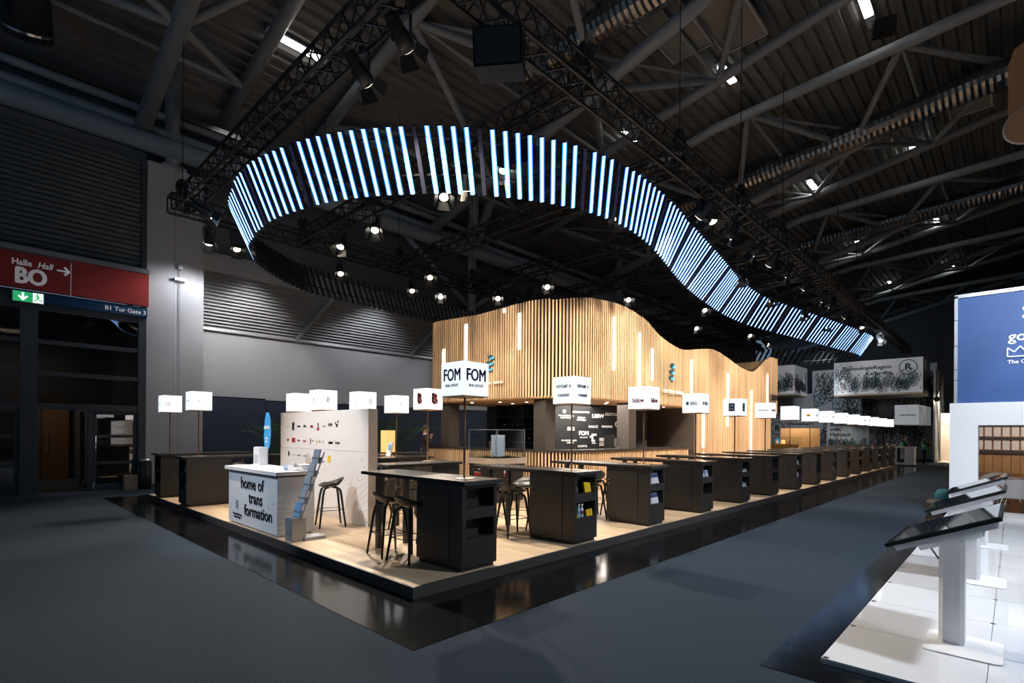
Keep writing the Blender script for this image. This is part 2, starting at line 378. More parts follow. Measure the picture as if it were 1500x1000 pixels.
# --- left end wall: doors, louvres, sign
wl = MB()
wl.box(-14, 4.0, 19.95, 20.3, 6.75, 10.6)                       # behind louvres
wl.box(-14, 4.0, 20.5, 20.7, 10.6, 14)
wl.box(-14, -1.4, 19.9, 20.2, 0, 6.7)
struct('wall_left', wl, wall_dk)
lou = sempty('wall_left_louvre', (1.0, 19.9, 6.7)); lou.name = 'trim_2'; lou['label'] = 'dark horizontal louvre wall above the doors'
lm = MB().cbox((0, 0, 0), (5.9, .10, .115), Matrix.Rotation(R_(28), 3, 'X')).mesh('slat', louvre_mt)
for i in range(23): part('slat', lm, lou, loc=(0, -.06, .18 + i * .15))
MB().box(3.86, 3.99, 19.72, 19.95, 6.7, 10.3).build('end_post', frame_mt, lou, off=True)
pier = MB().box(4.0, 4.74, 19.72, 20.6, 0, 10.3); struct('trim_3', pier, pier_mt)['label'] = 'pale concrete pier, left half'
pier = MB().box(4.76, 5.62, 19.78, 20.6, 0, 10.28).box(4.7, 4.8, 19.9, 20.6, 0, 10.28); struct('trim_4', pier, pier_mt)['label'] = 'pale concrete pier, right half'
# doors frame
fr = MB()
for x0, x1 in ((-1.42, -1.15), (1.10, 1.47), (3.80, 4.0)): fr.box(x0, x1, 19.72, 19.92, 0, 5.3)
for z0, z1 in ((4.22, 4.34), (3.33, 3.45), (2.38, 2.56), (5.15, 5.62)): fr.box(-1.4, 4.0, 19.74, 19.90, z0, z1)
for x0 in (-.05, 2.58): fr.box(x0, x0 + .11, 19.74, 19.9, 0, 2.4)
struct('door_1', fr, frame_mt)
leafn = 1
for bx in (1.47, -1.15):
    for z0, z1 in ((4.34, 5.15), (3.45, 4.22), (2.56, 3.33)):
        wn = struct('window_%d' % leafn, MB().box(bx, bx + (2.33 if bx > 0 else 2.25), 19.80, 19.815, z0, z1), glass_dk); leafn += 1
def door_leaf(n, x0, x1, yo=0, open_=0):
    d = sempty('door_%d' % n, (x0, 19.84 + yo, 0)); W = x1 - x0; f = MB()
    for a, b in ((0, .10), (W - .10, W)): f.box(a, b, -.03, .03, 0.01, 2.37)
    for a, b in ((0.01, .17), (.77, .86), (1.57, 1.66), (2.27, 2.37)): f.box(.1, W - .1, -.03, .03, a, b)
    f.build('door_frame', frame_mt, d)
    for a, b in ((.17, .77), (.86, 1.57), (1.66, 2.27)): MB().box(.1, W - .1, -.006, .006, a, b).build('pane', glass_dk, d)
    h = MB().tube((.07, -.09, .88), (.07, -.09, 1.62), .017).tube((.07, -.09, .95), (.07, -.02, .95), .01).tube((.07, -.09, 1.55), (.07, -.02, 1.55), .01)
    h.build('handle', steel, d, smooth=True)
    MB().box(.0, .06, -.05, -.03, .04, .22).build('foot_bolt', steel, d)
    d.rotation_euler[2] = open_; return d
door_leaf(2, 2.69, 3.80); door_leaf(3, .0, 1.1); door_leaf(4, 2.58, 1.49 + 2.18, yo=1.2, open_=R_(80)); door_leaf(5, -1.15, -.05)
# foyer behind the doors
fy = MB().box(-3, 4.0, 25.5, 25.6, 0, 5.6).box(3.99, 4.05, 20.6, 25.5, 0, 5.6).box(-14, 4, 20, 25.6, 5.6, 5.7).box(-14, -3, 20, 25.6, 0, 5.6)
struct('wall_foyer', fy, mat('foyer_paint', (.10, .10, .11), .8, var=.1))
fyl = thing('foyer_door', 'dim brown inner door seen through the open entrance door', 'door', (2.0, 25.3, 0))
MB().box(-.75, .75, -.02, .03, 0, 3.0).build('door_leaf', mat('dim_brown', (.10, .055, .03), .7, var=.3), fyl)
MB().box(-.08, .0, -.05, -.02, 0.0, 3.0).build('door_post', frame_mt, fyl); MB().tube((.15, -.08, 1), (.15, -.08, 1.7), .02).build('handle', steel, fyl)
l = bpy.data.lights.new('foyer_fill_light', 'AREA'); l.energy = 45; l.size = 1.0; l.color = (1, .75, .5); lo = bpy.data.objects.new('foyer_fill_light', l); COL.objects.link(lo); lo.location = (1.2, 23.6, 5.0)  # unseen area light added to raise the foyer
# sign band
sg = thing('hall_sign', 'long red hall sign with white arrow above the entrance doors', 'sign', (1.3, 19.6, 5.63))
MB().box(-4.5, 2.14, 19.55, 19.7, 5.66, 6.62).build('sign_panel', red_mt, sg, off=True)
MB().box(2.17, 4.02, 19.55, 19.7, 5.66, 6.66).build('sign_panel', red_mt, sg, off=True)
MB().box(-4.5, 4.03, 19.5, 19.72, 6.66, 6.80).build('top_rail', mat('grey_rail', (.20, .21, .23), .5, var=.05), sg, off=True)
text('Halle', .235, lit_tx, sg, (1.115, 19.535, 6.345), FY, .005, .84, off=True); text('Hall', .235, lit_tx, sg, (1.585, 19.535, 6.345), FY, .005, .84, shear=.25, off=True)
text('BO', .60, lit_tx, sg, (1.30, 19.535, 5.975), FY, .026, .80, off=True)
ar = MB(); stroke(ar, (1.84, 6.30), (2.09, 6.30), .05, 19.53); stroke(ar, (2.0, 6.415), (2.11, 6.29), .055, 19.53); stroke(ar, (2.0, 6.185), (2.11, 6.31), .055, 19.53)
ar.build('arrow', lit_tx, sg, off=True)
gt = thing('gate_sign', 'dark blue strip sign with gate writing under the red hall sign', 'sign', (3.0, 19.6, 5.32))
MB().box(1.47, 4.0, 19.62, 19.74, 5.33, 5.60).build('sign_panel', mat('blue_strip', (.008, .04, .10), .25, var=.6, scale=1.5), gt, off=True)
text('B1 Tor Gate 3', .175, lit_tx, gt, (3.45, 19.61, 5.455), FY, .004, off=True)
ex = thing('exit_sign', 'lit green emergency exit sign with arrow and running figure', 'exit sign', (1.24, 19.588, 5.28))
MB().box(-.32, .34, -.04, .03, 0, .30).build('housing', steel, ex); MB().box(-.30, .10, -.045, -.04, .015, .285).build('green_panel', exit_gr, ex)
MB().box(.10, .32, -.045, -.04, .015, .285).build('white_panel', exit_wh, ex)
a = MB(); stroke(a, (-.10, .26), (-.10, .08), .05, -.052); stroke(a, (-.19, .17), (-.09, .06), .045, -.052); stroke(a, (-.01, .17), (-.11, .06), .045, -.052)
a.build('arrow', exit_wh, ex)
a = MB().cbox((.195, -.048, .245), (.036, .006, .036))
for p, q, w_ in (((.205, .22), (.20, .13), .035), ((.2, .205), (.145, .19), .016), ((.2, .205), (.255, .16), .016), ((.205, .13), (.15, .075), .02), ((.2, .13), (.255, .105), .02), ((.255, .105), (.30, .055), .018), ((.15, .08), (.12, .045), .018)): stroke(a, p, q, w_, -.052)
a.build('running_figure', exit_gr, ex)
# --- side wall behind the stand
sw = MB().box(5.6, 60, 21.5, 21.7, 0, 5.56); struct('wall_back', sw, wall_gr)
vs = []; fs = []; n = 0
N = 34
for i in range(N + 1):
    t = i / N; yb = 21.5 - 1.3 * t; zb = 5.56 + 1.80 * t; o_ = .05 if i % 2 else -.04
    for xx in (5.6, 60): vs.append((xx, yb - o_ * .8, zb - o_ * .6))
    if i: fs.append((2 * i - 2, 2 * i - 1, 2 * i + 1, 2 * i))
struct('trim_5', MB().add(vs, fs), mat('grey_corrugated', (.27, .29, .30), .42, var=.06))['label'] = 'sloping corrugated canopy strip above the grey side wall'
struct('trim_6', MB().box(5.6, 60, 20.12, 20.4, 7.34, 7.98).box(5.6, 60, 20.08, 20.2, 7.9, 7.98), wall_gr)['label'] = 'grey band above the corrugated strip'
struct('wall_upper', MB().box(4.0, 60, 20.45, 20.7, 7.9, 14), wall_dk)
for i, xx in enumerate((4.0, 9.9, 15.6, 21.4, 27)):
    struct('trim_%d' % (7 + i), MB().tube((xx - .4, 21.45, 5.55), (xx + .6, 20.05, 7.3), .09, n=4), tube_gr)
struct('trim_12', MB().box(5.62, 60, 21.38, 21.5, 5.50, 5.6), alu)
nv = MB().box(5.97, 8.12, 20.95, 21.1, 0, 3.05); struct('wall_navy_1', nv, navy)
nv = MB().box(8.12, 30, 21.1, 21.25, 0, 3.0); struct('wall_navy_2', nv, navy)
struct('trim_13', MB().box(-14, 30, 19.5, 19.9, 0, .0), fascia) if 0 else None
struct('trim_14', MB().box(5.97, 8.14, 20.93, 21.1, 3.05, 3.07).box(8.12, 30, 21.08, 21.25, 3.0, 3.02), alu)
bs = MB().box(4.0, 5.62, 19.7, 19.78, 0, .12); struct('baseboard_left', bs, fascia)
cn = thing('cable_conduit', 'thin grey cable conduit with switch boxes running down the pale pier', 'conduit', (4.9, 19.7, .3))
MB().tube((4.9, 19.71, .3), (4.9, 19.71, 7.1), .012, n=5).build('pipe', alu, cn, off=True)
MB().box(4.85, 4.97, 19.66, 19.74, 7.05, 7.2).box(4.72, 5.06, 19.55, 19.74, 6.66, 6.74).build('switch_box', alu, cn, off=True)
# --- side wall far right / closing walls out of view
struct('wall_right', MB().box(-14, 78, -26.2, -26, 0, 19), wall_dk)
struct('wall_end', MB().box(70, 70.3, -26, 22, 0, 18), wall_dk)

# ================================================================== ROOF STEEL
def rtube(mb, p, q, r): mb.tube(p, q, r, n=12, cap=False)
def roof_truss(x0, label, vis):
    """three tubular chords rising away from the side wall, with braces"""
    t = thing('roof_truss', label, 'roof truss', (x0, 20, 11), group=None)
    B = lambda y: (x0 - 5.9, y, 15.07 + .053 * (9.8 - y) if y < 9.8 else 15.07 - .24 * (y - 9.8) * .9)
    C = lambda y: (x0 + (1.8 if vis == 0 else 0), y, 14.16 + .263 * (9.3 - y))
    E = lambda y: (x0 + 4.3, y, 14.9 + .19 * (9.3 - y))
    ys = [20.2, 9.5, 0, -12, -25]
    for fn, r in ((B, .20), (C, .24), (E, .20)):
        mb = MB(); mb.path([fn(y) for y in ys], r, 12); mb.build('chord', tube_gr, t, smooth=True, off=True)
    yn = [18.5 - 5.2 * k for k in range(8)]
    for i, y in enumerate(yn):
        for fn in (B, E):
            rtube(m1 := MB(), fn(y), C(y - 2.6), .12); m1.build('brace', tube_gr, t, smooth=True, off=True)
            if i: rtube(m1 := MB(), fn(y), C(y + 2.6), .12); m1.build('brace', tube_gr, t, smooth=True, off=True)
        rtube(m1 := MB(), B(y), E(y), .07); m1.build('cross_tie', tube_gr, t, smooth=True, off=True)
        if i < 7: rtube(m1 := MB(), B(y), E(y - 5.2), .06); m1.build('cross_tie', tube_gr, t, smooth=True, off=True)
    return t
NAMES = ['behind the entrance pier at the left edge', 'above the lit ribbon', 'crossing the upper right of the ceiling', 'beyond the second roof lights', 'far down the hall', 'farthest down the hall']
for k in range(6): roof_truss(2.1 + 13.2 * k, 'grey tubular roof truss ' + NAMES[k], k)
def duct(x, y0, y1, z0, z1, r, label):
    d = thing('air_duct', label, 'air duct', (x, y0, z0))
    p0 = Vector((x, y0, z0)); p1 = Vector((x, y1, z1)); L = (p1 - p0).length; u = (p1 - p0) / L
    rings = []; n = int(L / .11); vs = []
    mb = MB(); a_ = Vector((1, 0, 0)); b_ = u.cross(a_)
    S = 16
    for i in range(n + 1):
        c_ = p0 + u * (L * i / n); rr = r + (.022 if i % 2 else 0)
        for k in range(S): t = 2 * pi * k / S; vs.append(c_ + (a_ * cos(t) + b_ * sin(t)) * rr)
    fs = [(i * S + k, i * S + (k + 1) % S, (i + 1) * S + (k + 1) % S, (i + 1) * S + k) for i in range(n) for k in range(S)]
    mb.add(vs, fs).build('spiral_pipe', duct_mt, d, off=True)
    for f_ in (.2, .5, .8):
        c_ = p0 + u * L * f_; MB().tube(c_ - u * .06, c_ + u * .06, r + .05, n=16).build('collar', duct_mt, d, off=True)
duct(14.4, 19, -16, 15.15, 15.4, .55, 'silver spiral air duct running over the middle of the ribbon')
duct(27.4, 17, -16, 14.0, 17.2, .50, 'silver spiral air duct in the middle distance of the ceiling')
duct(40.6, 17, -16, 14.6, 16.8, .50, 'silver spiral air duct far down the hall ceiling')
ed = thing('edge_beam', 'pair of thick grey edge tubes along the top of the side wall', 'beam', (4, 20, 10.9))
MB().tube((-12, 19.9, 10.92), (60, 19.9, 11.0), .30, n=14).build('lower_tube', tube_gr, ed, smooth=True, off=True)
MB().tube((-12, 20.0, 11.40), (60, 20.0, 11.45), .17, n=12).build('upper_tube', tube_gr, ed, smooth=True, off=True)
MB().tube((-12, 20.2, 12.05), (60, 20.2, 12.1), .13, n=10).build('gutter_tube', tube_gr, ed, smooth=True, off=True)
MB().box(-12, 60, 20.2, 20.26, 12.25, 12.42).build('gutter_lip', duct_mt, ed, off=True)
for i, (xx, side) in enumerate(((4.75, 'on the pale pier'), (17.95, 'behind the middle of the wooden pavilion'), (31.2, 'far behind the pavilion'))):
    c = thing('roof_column', 'grey tubular roof column ' + side, 'column', (xx, 20.05, 6))
    lo = 10.3 if i == 0 else 5.6
    MB().tube((xx, 20.05, lo), (xx, 20.05, 13.3), .22, n=14).build('shaft', tube_gr, c, smooth=True, off=True)
    MB().box(xx - .35, xx + .35, 19.8, 20.3, lo - .02, lo + .12).build('foot_plate', tube_gr, c, off=True)
    for dx in (-.9, .9):
        if i == 0: continue
        MB().tube((xx + dx, 19.95, 11.3) if i == 0 else (xx + dx * .1, 19.95, 11.2), (xx - .15, 19.7, 16) if i == 0 else (xx + dx * 1.0 , 18.8, 15.2), .24, n=12).build('brace', tube_gr, c, smooth=True, off=True)
    if i:
        for dx in (-4.2, 4.2): MB().tube((xx, 20.1, 8.1), (xx + dx, 20.1, 10.9), .12, n=10).build('brace', tube_gr, c, smooth=True, off=True)
dl = thing('big_duct', 'thick dark vertical ventilation drum in the top left corner', 'air duct', (1.2, 19.2, 12.4))
MB().tube((1.2, 19.2, 12.35), (.7, 16.5, 15.2), .52, n=24).build('drum', mat('dark_drum', (.05, .06, .07), .4, .5, var=.2), dl, smooth=True, off=True)
for f_ in (.05, .42):
    c_ = Vector((1.2, 19.2, 12.35)).lerp(Vector((.7, 16.5, 15.2)), f_); u_ = Vector((-.5, -2.7, 2.85)).normalized()
    MB().tube(c_ - u_ * .03, c_ + u_ * .03, .545, n=24).build('clamp_ring', steel, dl, off=True)
# hall tube lights on the deck
TL = [(7.34, 16.38, 1.5), (20.21, 8.02, 1.2), (21.22, 3.73, 1.2), (33.45, 3.78, 1.2), (32.37, 8.11, 1.2), (20.05, 12.22, 1.0), (44.59, 8.15, 1.2), (46.05, 3.89, 1.2), (58.5, 3.92, 1.2), (58, 8.2, 1.2), (8.0, 3.9, 1.2), (8.0, -4, 1.2), (21, -4.5, 1.2), (34, -4.5, 1.2), (46, -4.5, 1.2)]
TLN = ['near the left lighting truss', 'right of the ribbon, the nearest of the right-hand ones', 'cut by the top edge of the photo', 'below the large right-hand duct', 'just above the second grey chord on the right', 'just above the ribbon', 'over the far end of the rig', 'far right above the blue board', 'farthest right', 'farthest', 'overhead', 'overhead behind', 'over the demo floor', 'over the demo floor, second', 'over the demo floor, third']
for (x, y, L), nm in zip(TL, TLN):
    z = deckz(y) - .22; t = thing('tube_light', 'lit white ceiling tube light ' + nm, 'ceiling light', (x, y, z))
    MB().box(-L * .7, L * 1.1, -.15, .15, 0.02, .11).build('housing', steel, t)
    MB().box(-L / 2, L / 2, -.13, .13, -.02, .02).build('lit_tube', tube_lit, t)
for (x, y, nm) in ((16.4, 8.3, 'nearest'), (17.6, 6.9, 'beside the nearest'), (30.5, 1.5, 'right of the big duct')):
    z = deckz(y) - .5; t = thing('heater_panel', 'flat grey ceiling panel with raised rim, ' + nm, 'ceiling panel', (x, y, z))
    MB().box(-1.4, 1.4, -.7, .7, .05, .1).build('panel', mat('panel_grey', (.24, .24, .24), .4, var=.05), t)
    MB().box(-1.45, 1.45, -.75, -.68, 0, .12).box(-1.45, 1.45, .68, .75, 0, .12).box(-1.45, -1.38, -.7, .7, 0, .12).box(1.38, 1.45, -.7, .7, 0, .12).build('rim', alu, t)

# ================================================================== LIGHTING RIG (black box truss)
ZT = 7.80
def box_truss(p, q, label, s_=.40):
    p = Vector(p); q = Vector(q); d = (q - p); L = d.length; d.normalize(); n_ = Vector((-d.y, d.x, 0))
    t = thing('lighting_truss', label, 'lighting truss', tuple(p)); h = s_ / 2
    cor = [(n_ * a + Vector((0, 0, b))) * 1 for a, b in ((-h, -h), (h, -h), (h, h), (-h, h))]
    for c in cor: MB().tube(p + c, q + c, .034, n=6).build('chord', truss_mt, t, off=True)
    lat = MB(); n = max(2, int(L / .45))
    for k in range(4):
        a, b = cor[k], cor[(k + 1) % 4]
        for i in range(n):
            A = p + d * (L * i / n); Bq = p + d * (L * (i + 1) / n); M_ = (A + Bq) / 2
            lat.tube(A + a, M_ + b, .017, n=3, cap=False); lat.tube(M_ + b, Bq + a, .017, n=3, cap=False)
    for e in (p, q):
        for k in range(4): lat.tube(e + cor[k], e + cor[(k + 1) % 4], .022, n=4)
    o = lat.build('lattice', truss_mt, t, off=True); o['kind'] = 'stuff'
    return t
box_truss((3.9, 5.3, ZT), (46, 5.45, ZT), 'long black lighting truss over the front edge of the stand')
box_truss((3.75, 16.1, ZT), (32, 16.1, ZT), 'long black lighting truss over the rear edge of the stand')
ON = ['nearest the entrance', 'second from left', 'third from left', 'fourth from left', 'fifth from left', 'sixth from left', 'seventh from left', 'eighth from left', 'farthest']
for x, nm in zip(XS, ON): box_truss((x, 5.55, ZT), (x, 15.88, ZT), 'black cross truss of the lighting rig, ' + nm)
# chain hoists
def hoist_proto():
    t = thing('chain_hoist', 'x', 'chain hoist', (0, 0, 0))
    MB().lathe([(.05, -.28), (.11, -.25), (.12, 0), (.10, .18), (.04, .22)], 12).build('motor', truss_mt, t, smooth=True)
    MB().box(-.14, .14, -.09, .09, -.08, .10).build('gearbox', truss_mt, t)
    MB().tube((0, 0, .2), (0, 0, 5.0), .012, n=5).build('chain', truss_mt, t)
    MB().lathe([(.02, -.62), (.08, -.6), (.09, -.4), (.07, -.36)], 10, (.12, 0, 0)).build('chain_bag', truss_mt, t)
    return t
hp = hoist_proto(); first = True
for i, x in enumerate(XS):
    for y, nm in ((5.35, 'front'), (16.1, 'rear')):
        o = hp if first else copy_tree(hp); first = False
        o.location = (x, y, ZT + .5); o['label'] = 'black chain hoist on the %s long truss, %s' % (nm, ON[i]); o['group'] = 'chain hoists on the rig'
# stage lanterns
def lantern_mesh(lit):
    t = thing('stage_lantern', 'x', 'stage light', (0, 0, 0))
    # local -Z is beam axis
    MB().lathe([(.06, .30), (.095, .27), (.10, .05), (.115, .02), (.125, -.16), (.11, -.17)], 14).build('can', black_mt, t, smooth=True)
    MB().lathe([(.098, -.172), (.098, -.178)], 14).build('lens', lens if lit == 2 else lens_dim, t)
    for k in range(4):
        a = k * pi / 2; c = Vector((cos(a), sin(a), 0)); s2 = Vector((-sin(a), cos(a), 0)); z0 = -.17
        p = [c * .12 + s2 * .10 + Vector((0, 0, z0)), c * .12 - s2 * .10 + Vector((0, 0, z0)), c * .21 - s2 * .14 + Vector((0, 0, z0 - .17)), c * .21 + s2 * .14 + Vector((0, 0, z0 - .17))]
        q = [v + c * .006 for v in p]
        MB().add(p + q, [(0, 1, 2, 3), (7, 6, 5, 4), (0, 4, 5, 1), (1, 5, 6, 2), (2, 6, 7, 3), (3, 7, 4, 0)]).build('barn_door', black_mt, t)
    return t
lp = {1: lantern_mesh(1), 2: lantern_mesh(2)}; usedl = {1: False, 2: False}
yoke_me = MB().box(-.15, -.135, -.02, .02, -.02, .26).box(.135, .15, -.02, .02, -.02, .26).box(-.15, .15, -.02, .02, .25, .27).tube((0, 0, .26), (0, 0, .36), .03, n=6).mesh('yoke', black_mt)
LANT = []
for i, ((x, y), t, p, a) in enumerate(RIG): LANT.append((x, y, t, 2, 'rig%d' % i))
desc = ['aimed at the left part of the wooden pavilion', 'aimed at the pavilion corner, on the left cross truss', 'nearest the camera on the left cross truss', 'aimed at the rounded pavilion corner from the front truss', 'aimed at the front slats, second on the front truss', 'aimed at the dip of the wavy edge', 'aimed at the second wave of the pavilion', 'aimed at the far dip of the pavilion', 'aimed at the far end of the pavilion', 'bright, under the middle of the ribbon', 'behind the lit bars right of the top bend', 'very bright, left of the ribbon middle', 'on the second cross truss towards the rear', 'dazzling one above the pavilion', 'bright, on the third cross truss', 'beside the corner of the rear truss', 'over the second bar table', 'over the fourth bar table', 'over the sixth bar table', 'over the eighth bar table', 'over the tenth bar table', 'over the twelfth bar table', 'over the last bar tables', 'aimed at the left bar counter front', 'aimed at the right bar counter front', 'aimed at the counter corner', 'aimed at the full-height slats', 'aimed at the far full-height slats']
EXTRA = [(10.96, 14.28, (8, 9, 0), 1, 'hanging from the third cross truss, dim'), (11.45, 15.9, (9, 11, 0), 1, 'beneath the rear truss, left of the pavilion'), (15.74, 12.13, (12, 9, 3), 2, 'over the roof of the pavilion, left'), (19.24, 10.97, (14, 7, 2), 2, 'over the roof of the pavilion, right'), (12.6, 5.15, (11, 2, 0), 1, 'turned to the aisle on the front truss'),
         (5.4, 16.1, (5, 12, 0), 1, 'second along the rear truss'), (8.6, 16.1, (7, 11, 0), 1, 'third along the rear truss'), (21.6, 9.5, (18, 5, 1), 2, 'over the far roof'), (25.2, 11.5, (20, 5, 1), 2, 'over the far roof, second'), (28.8, 10.2, (25, 5, 1), 2, 'over the far end of the roof'), (32.4, 10.5, (30, 4, 1), 2, 'over the far end of the stand'), (30, 5.3, (26, 2, 0), 1, 'towards the far end of the front truss'), (35, 5.3, (30, 2, 0), 2, 'near the end of the front truss'), (18.0, 8.3, (16, 5, 1), 1, 'on the fifth cross truss')]
LANT += [(x, y, t, l, d) for x, y, t, l, d in EXTRA]
yokes = []
for i, (x, y, t, l, d) in enumerate(LANT):
    o = copy_tree(lp[l]) if usedl[l] else lp[l]; usedl[l] = True
    x, y = snap(x, y); zz = ZL; o.location = (x, y, zz); dr = Vector(t) - Vector((x, y, zz)); o.rotation_euler = dr.to_track_quat('-Z', 'Y').to_euler()
    if d.startswith('rig'): d = desc[i]
    o['label'] = 'black stage lantern with barn doors, ' + d; o['group'] = 'stage lanterns on the rig'
    yk = part('yoke', yoke_me, o); ml = o.rotation_euler.to_matrix().inverted().to_4x4() @ Matrix.Rotation(math.atan2(dr.y, dr.x) + pi / 2, 4, 'Z'); yk.matrix_basis = ml
for i, (x, y, tx, ty, s_, nm) in enumerate(((5.24, 5.3, 1.5, 2.5, 1.0, 'large, near the top centre'), (5.45, 15.75, 1, 10, .8, 'behind the left end of the ribbon'), (7.4, 6.9, 3, 4, .8, 'behind the lit bars at the top'), (12.4, 5.4, 9, 1, .7, 'right of the ribbon bend'), (21.2, 3.2, 15, 1, .9, 'boxy, high under the roof at right'))):
    z = 7.15 if i < 4 else 15.4
    sp = thing('loudspeaker', 'black loudspeaker hanging from the rig, ' + nm, 'loudspeaker', (x, y, z), math.atan2(ty - y, tx - x) - pi / 2)
    mb = MB(); w_, h_, d_ = .34 * s_, .24 * s_, .26 * s_; sh = -.10
    mb.add([(-w_, d_ + sh, -h_), (w_, d_ + sh, -h_), (w_, -d_ + sh, -h_ * .6), (-w_, -d_ + sh, -h_ * .6), (-w_, d_, h_), (w_, d_, h_), (w_, -d_, h_), (-w_, -d_, h_)], [(3, 2, 1, 0), (4, 5, 6, 7), (0, 1, 5, 4), (1, 2, 6, 5), (2, 3, 7, 6), (3, 0, 4, 7)])
    mb.build('cabinet', mat('speaker_black', (.004, .004, .005), .7, var=.1, spec=.2), sp); MB().add([(-w_ * .92, d_ + sh * .9 + .006, -h_ * .9), (w_ * .92, d_ + sh * .9 + .006, -h_ * .9), (w_ * .92, d_ + .008, h_ * .9), (-w_ * .92, d_ + .008, h_ * .9)], [(0, 1, 2, 3)]).build('grille', mat('speaker_grille', (.02, .022, .025), .7, var=.4, scale=80), sp)
    MB().path([(-w_ - .02, 0, -.05), (-w_ - .02, 0, h_ + .1), (w_ + .02, 0, h_ + .1), (w_ + .02, 0, -.05)], .015, 5).build('bracket', black_mt, sp)

# ================================================================== LED RIBBON
top = [(4.9, 14.55), (4.35, 13.5), (4.15, 12.69), (4.02, 12.04), (4.0, 10.97), (4.31, 9.64), (4.68, 8.8), (5.06, 8.21), (5.66, 7.46), (6.18, 6.99), (6.96, 6.44), (8.05, 5.93), (9.45, 5.68), (11.31, 5.78), (13.4, 6.1), (15.85, 6.46), (17.6, 6.75), (19.3, 7.0), (21.6, 7.1), (23.94, 6.86), (27.78, 6.32), (31, 5.9), (33.94, 5.64),
       (35.6, 5.9), (36.6, 7.2), (36.5, 9.2), (35.2, 11.3), (31.5, 13.4), (26, 15.2), (20.5, 17.0), (14.6, 17.6), (10.14, 17.1), (8.75, 17.0), (7.5, 16.75), (6.3, 16.0), (5.5, 15.3)]
def closed_curve(pts, step):
    n = len(pts); out = []
    for i in range(n):
        p0, p1, p2, p3 = [Vector((*pts[(i + j - 1) % n], 0)) for j in range(4)]
        for k in range(24):
            t = k / 24; out.append(.5 * ((2 * p1) + (p2 - p0) * t + (2 * p0 - 5 * p1 + 4 * p2 - p3) * t * t + (3 * p1 - p0 - 3 * p2 + p3) * t**3))
    res = []; acc = 0; nxt = 0
    for a, b in zip(out, out[1:] + out[:1]):
        L = (b - a).length
        while nxt <= acc + L and L > 0:
            res.append((a.lerp(b, (nxt - acc) / L), (b - a).normalized(), nxt)); nxt += step * (1 if a.x < 18 else min(1.42, 1 + (a.x - 18) * .1))
        acc += L
    return res
bars = closed_curve(top, .232)
rb = thing('light_ribbon', 'winding overhead ribbon of lit blue white light bars with dark rear side', 'light installation', (4.0, 10.97, 6.4))
def bar_mesh(kind):
    mb = MB(); L = 1.0
    mb.box(-.040, .040, -.10, -.003, 0, L); mb.box(-.012, .012, -.15, -.07, .55 * L, .62 * L); mb.box(-.012, .012, -.15, -.07, .2 * L, .24 * L)
    mb.cur = 1
    if kind == 'on':
        mb.box(-.026, .026, 0.002, .006, 0, L); mb.cur = 2; mb.box(-.046, .046, -.002, .001, 0, L)  # wider blue plate glows to imitate the halo around a lit bar
        return mb.mesh('bar', [black_mt, led_on, led_halo])
    for sx in (-.022, .012): mb.box(sx, sx + .010, 0, .006, 0, L)
    return mb.mesh('bar', [black_mt, led_off])
bm_on = bar_mesh('on'); bm_off = bar_mesh('off')
OFFS = {10, 15, 24, 28, 37, 45, 54, 63, 71, 80, 88, 97, 106, 114, 123, 131, 139, 147, 155, -1, -8, -12}
# index of the bar nearest to the reference bar on the left shoulder
i0 = min(range(60), key=lambda i: (bars[i][0] - Vector((4.31, 9.64, 0))).length)
nb = 0; railT = []; railB = []; far = MB()
def lean(p):
    if p.y > 11 + (p.x > 12) * 0 and p.x < 40 and p.y > 13.5: return Vector((.28, -.08, -.88)) if p.y > 15.2 or p.x > 8 else Vector((.45, .05, -.85))
    if p.x > 33.5: return Vector((.9, .75, -.80))
    k = min(1, max(0, (p.x - 9.5) / 6)); kk = min(1, max(0, (p.x - 15.8) / 8))
    v = Vector((.66, .55, -.80)).lerp(Vector((.55, 1.15, -.80)), k).lerp(Vector((1.1, .95, -.80)), kk)
    kl = min(1, max(0, (p.y - 12.2) / 2.5)) if p.x < 9 else 0
    return v.lerp(Vector((.60, .15, -.80)), kl)
leans = [lean(b[0]) for b in bars]
sm = []
nB = len(bars)
for i in range(nB):
    v = Vector((0, 0, 0))
    for k in range(-6, 7): v += leans[(i + k) % nB]
    sm.append(v / 13)
step_i = []
for i, (p, tg, s_) in enumerate(bars):
    T = Vector((p.x, p.y, 7.2)); ln = sm[i]; Bt = T + ln
    z_ = (T - Bt); Lb = z_.length; z_.normalize(); x_ = (tg - z_ * tg.dot(z_)).normalized(); y_ = z_.cross(x_)
    outw = Vector((tg.y, -tg.x, 0))                       # curve runs counter-clockwise seen from above? fixed below
    if y_.dot(outw) < 0: x_ = -x_; y_ = z_.cross(x_)
    M_ = Matrix((x_, y_, z_)).transposed().to_4x4()
    for r_ in range(3): M_[r_][2] *= Lb
    M_.translation = Bt
    railT.append(T - z_ * .22 - y_ * .15); railB.append(T - z_ * .75 * Lb - y_ * .15)
    step_i.append((i, M_, Bt))
order = sorted(step_i, key=lambda e: Vector((e[2].x, e[2].y, 0)).length); near = set(e[0] for e in order[:296])
base = Vector((4.0, 10.97, 6.4))
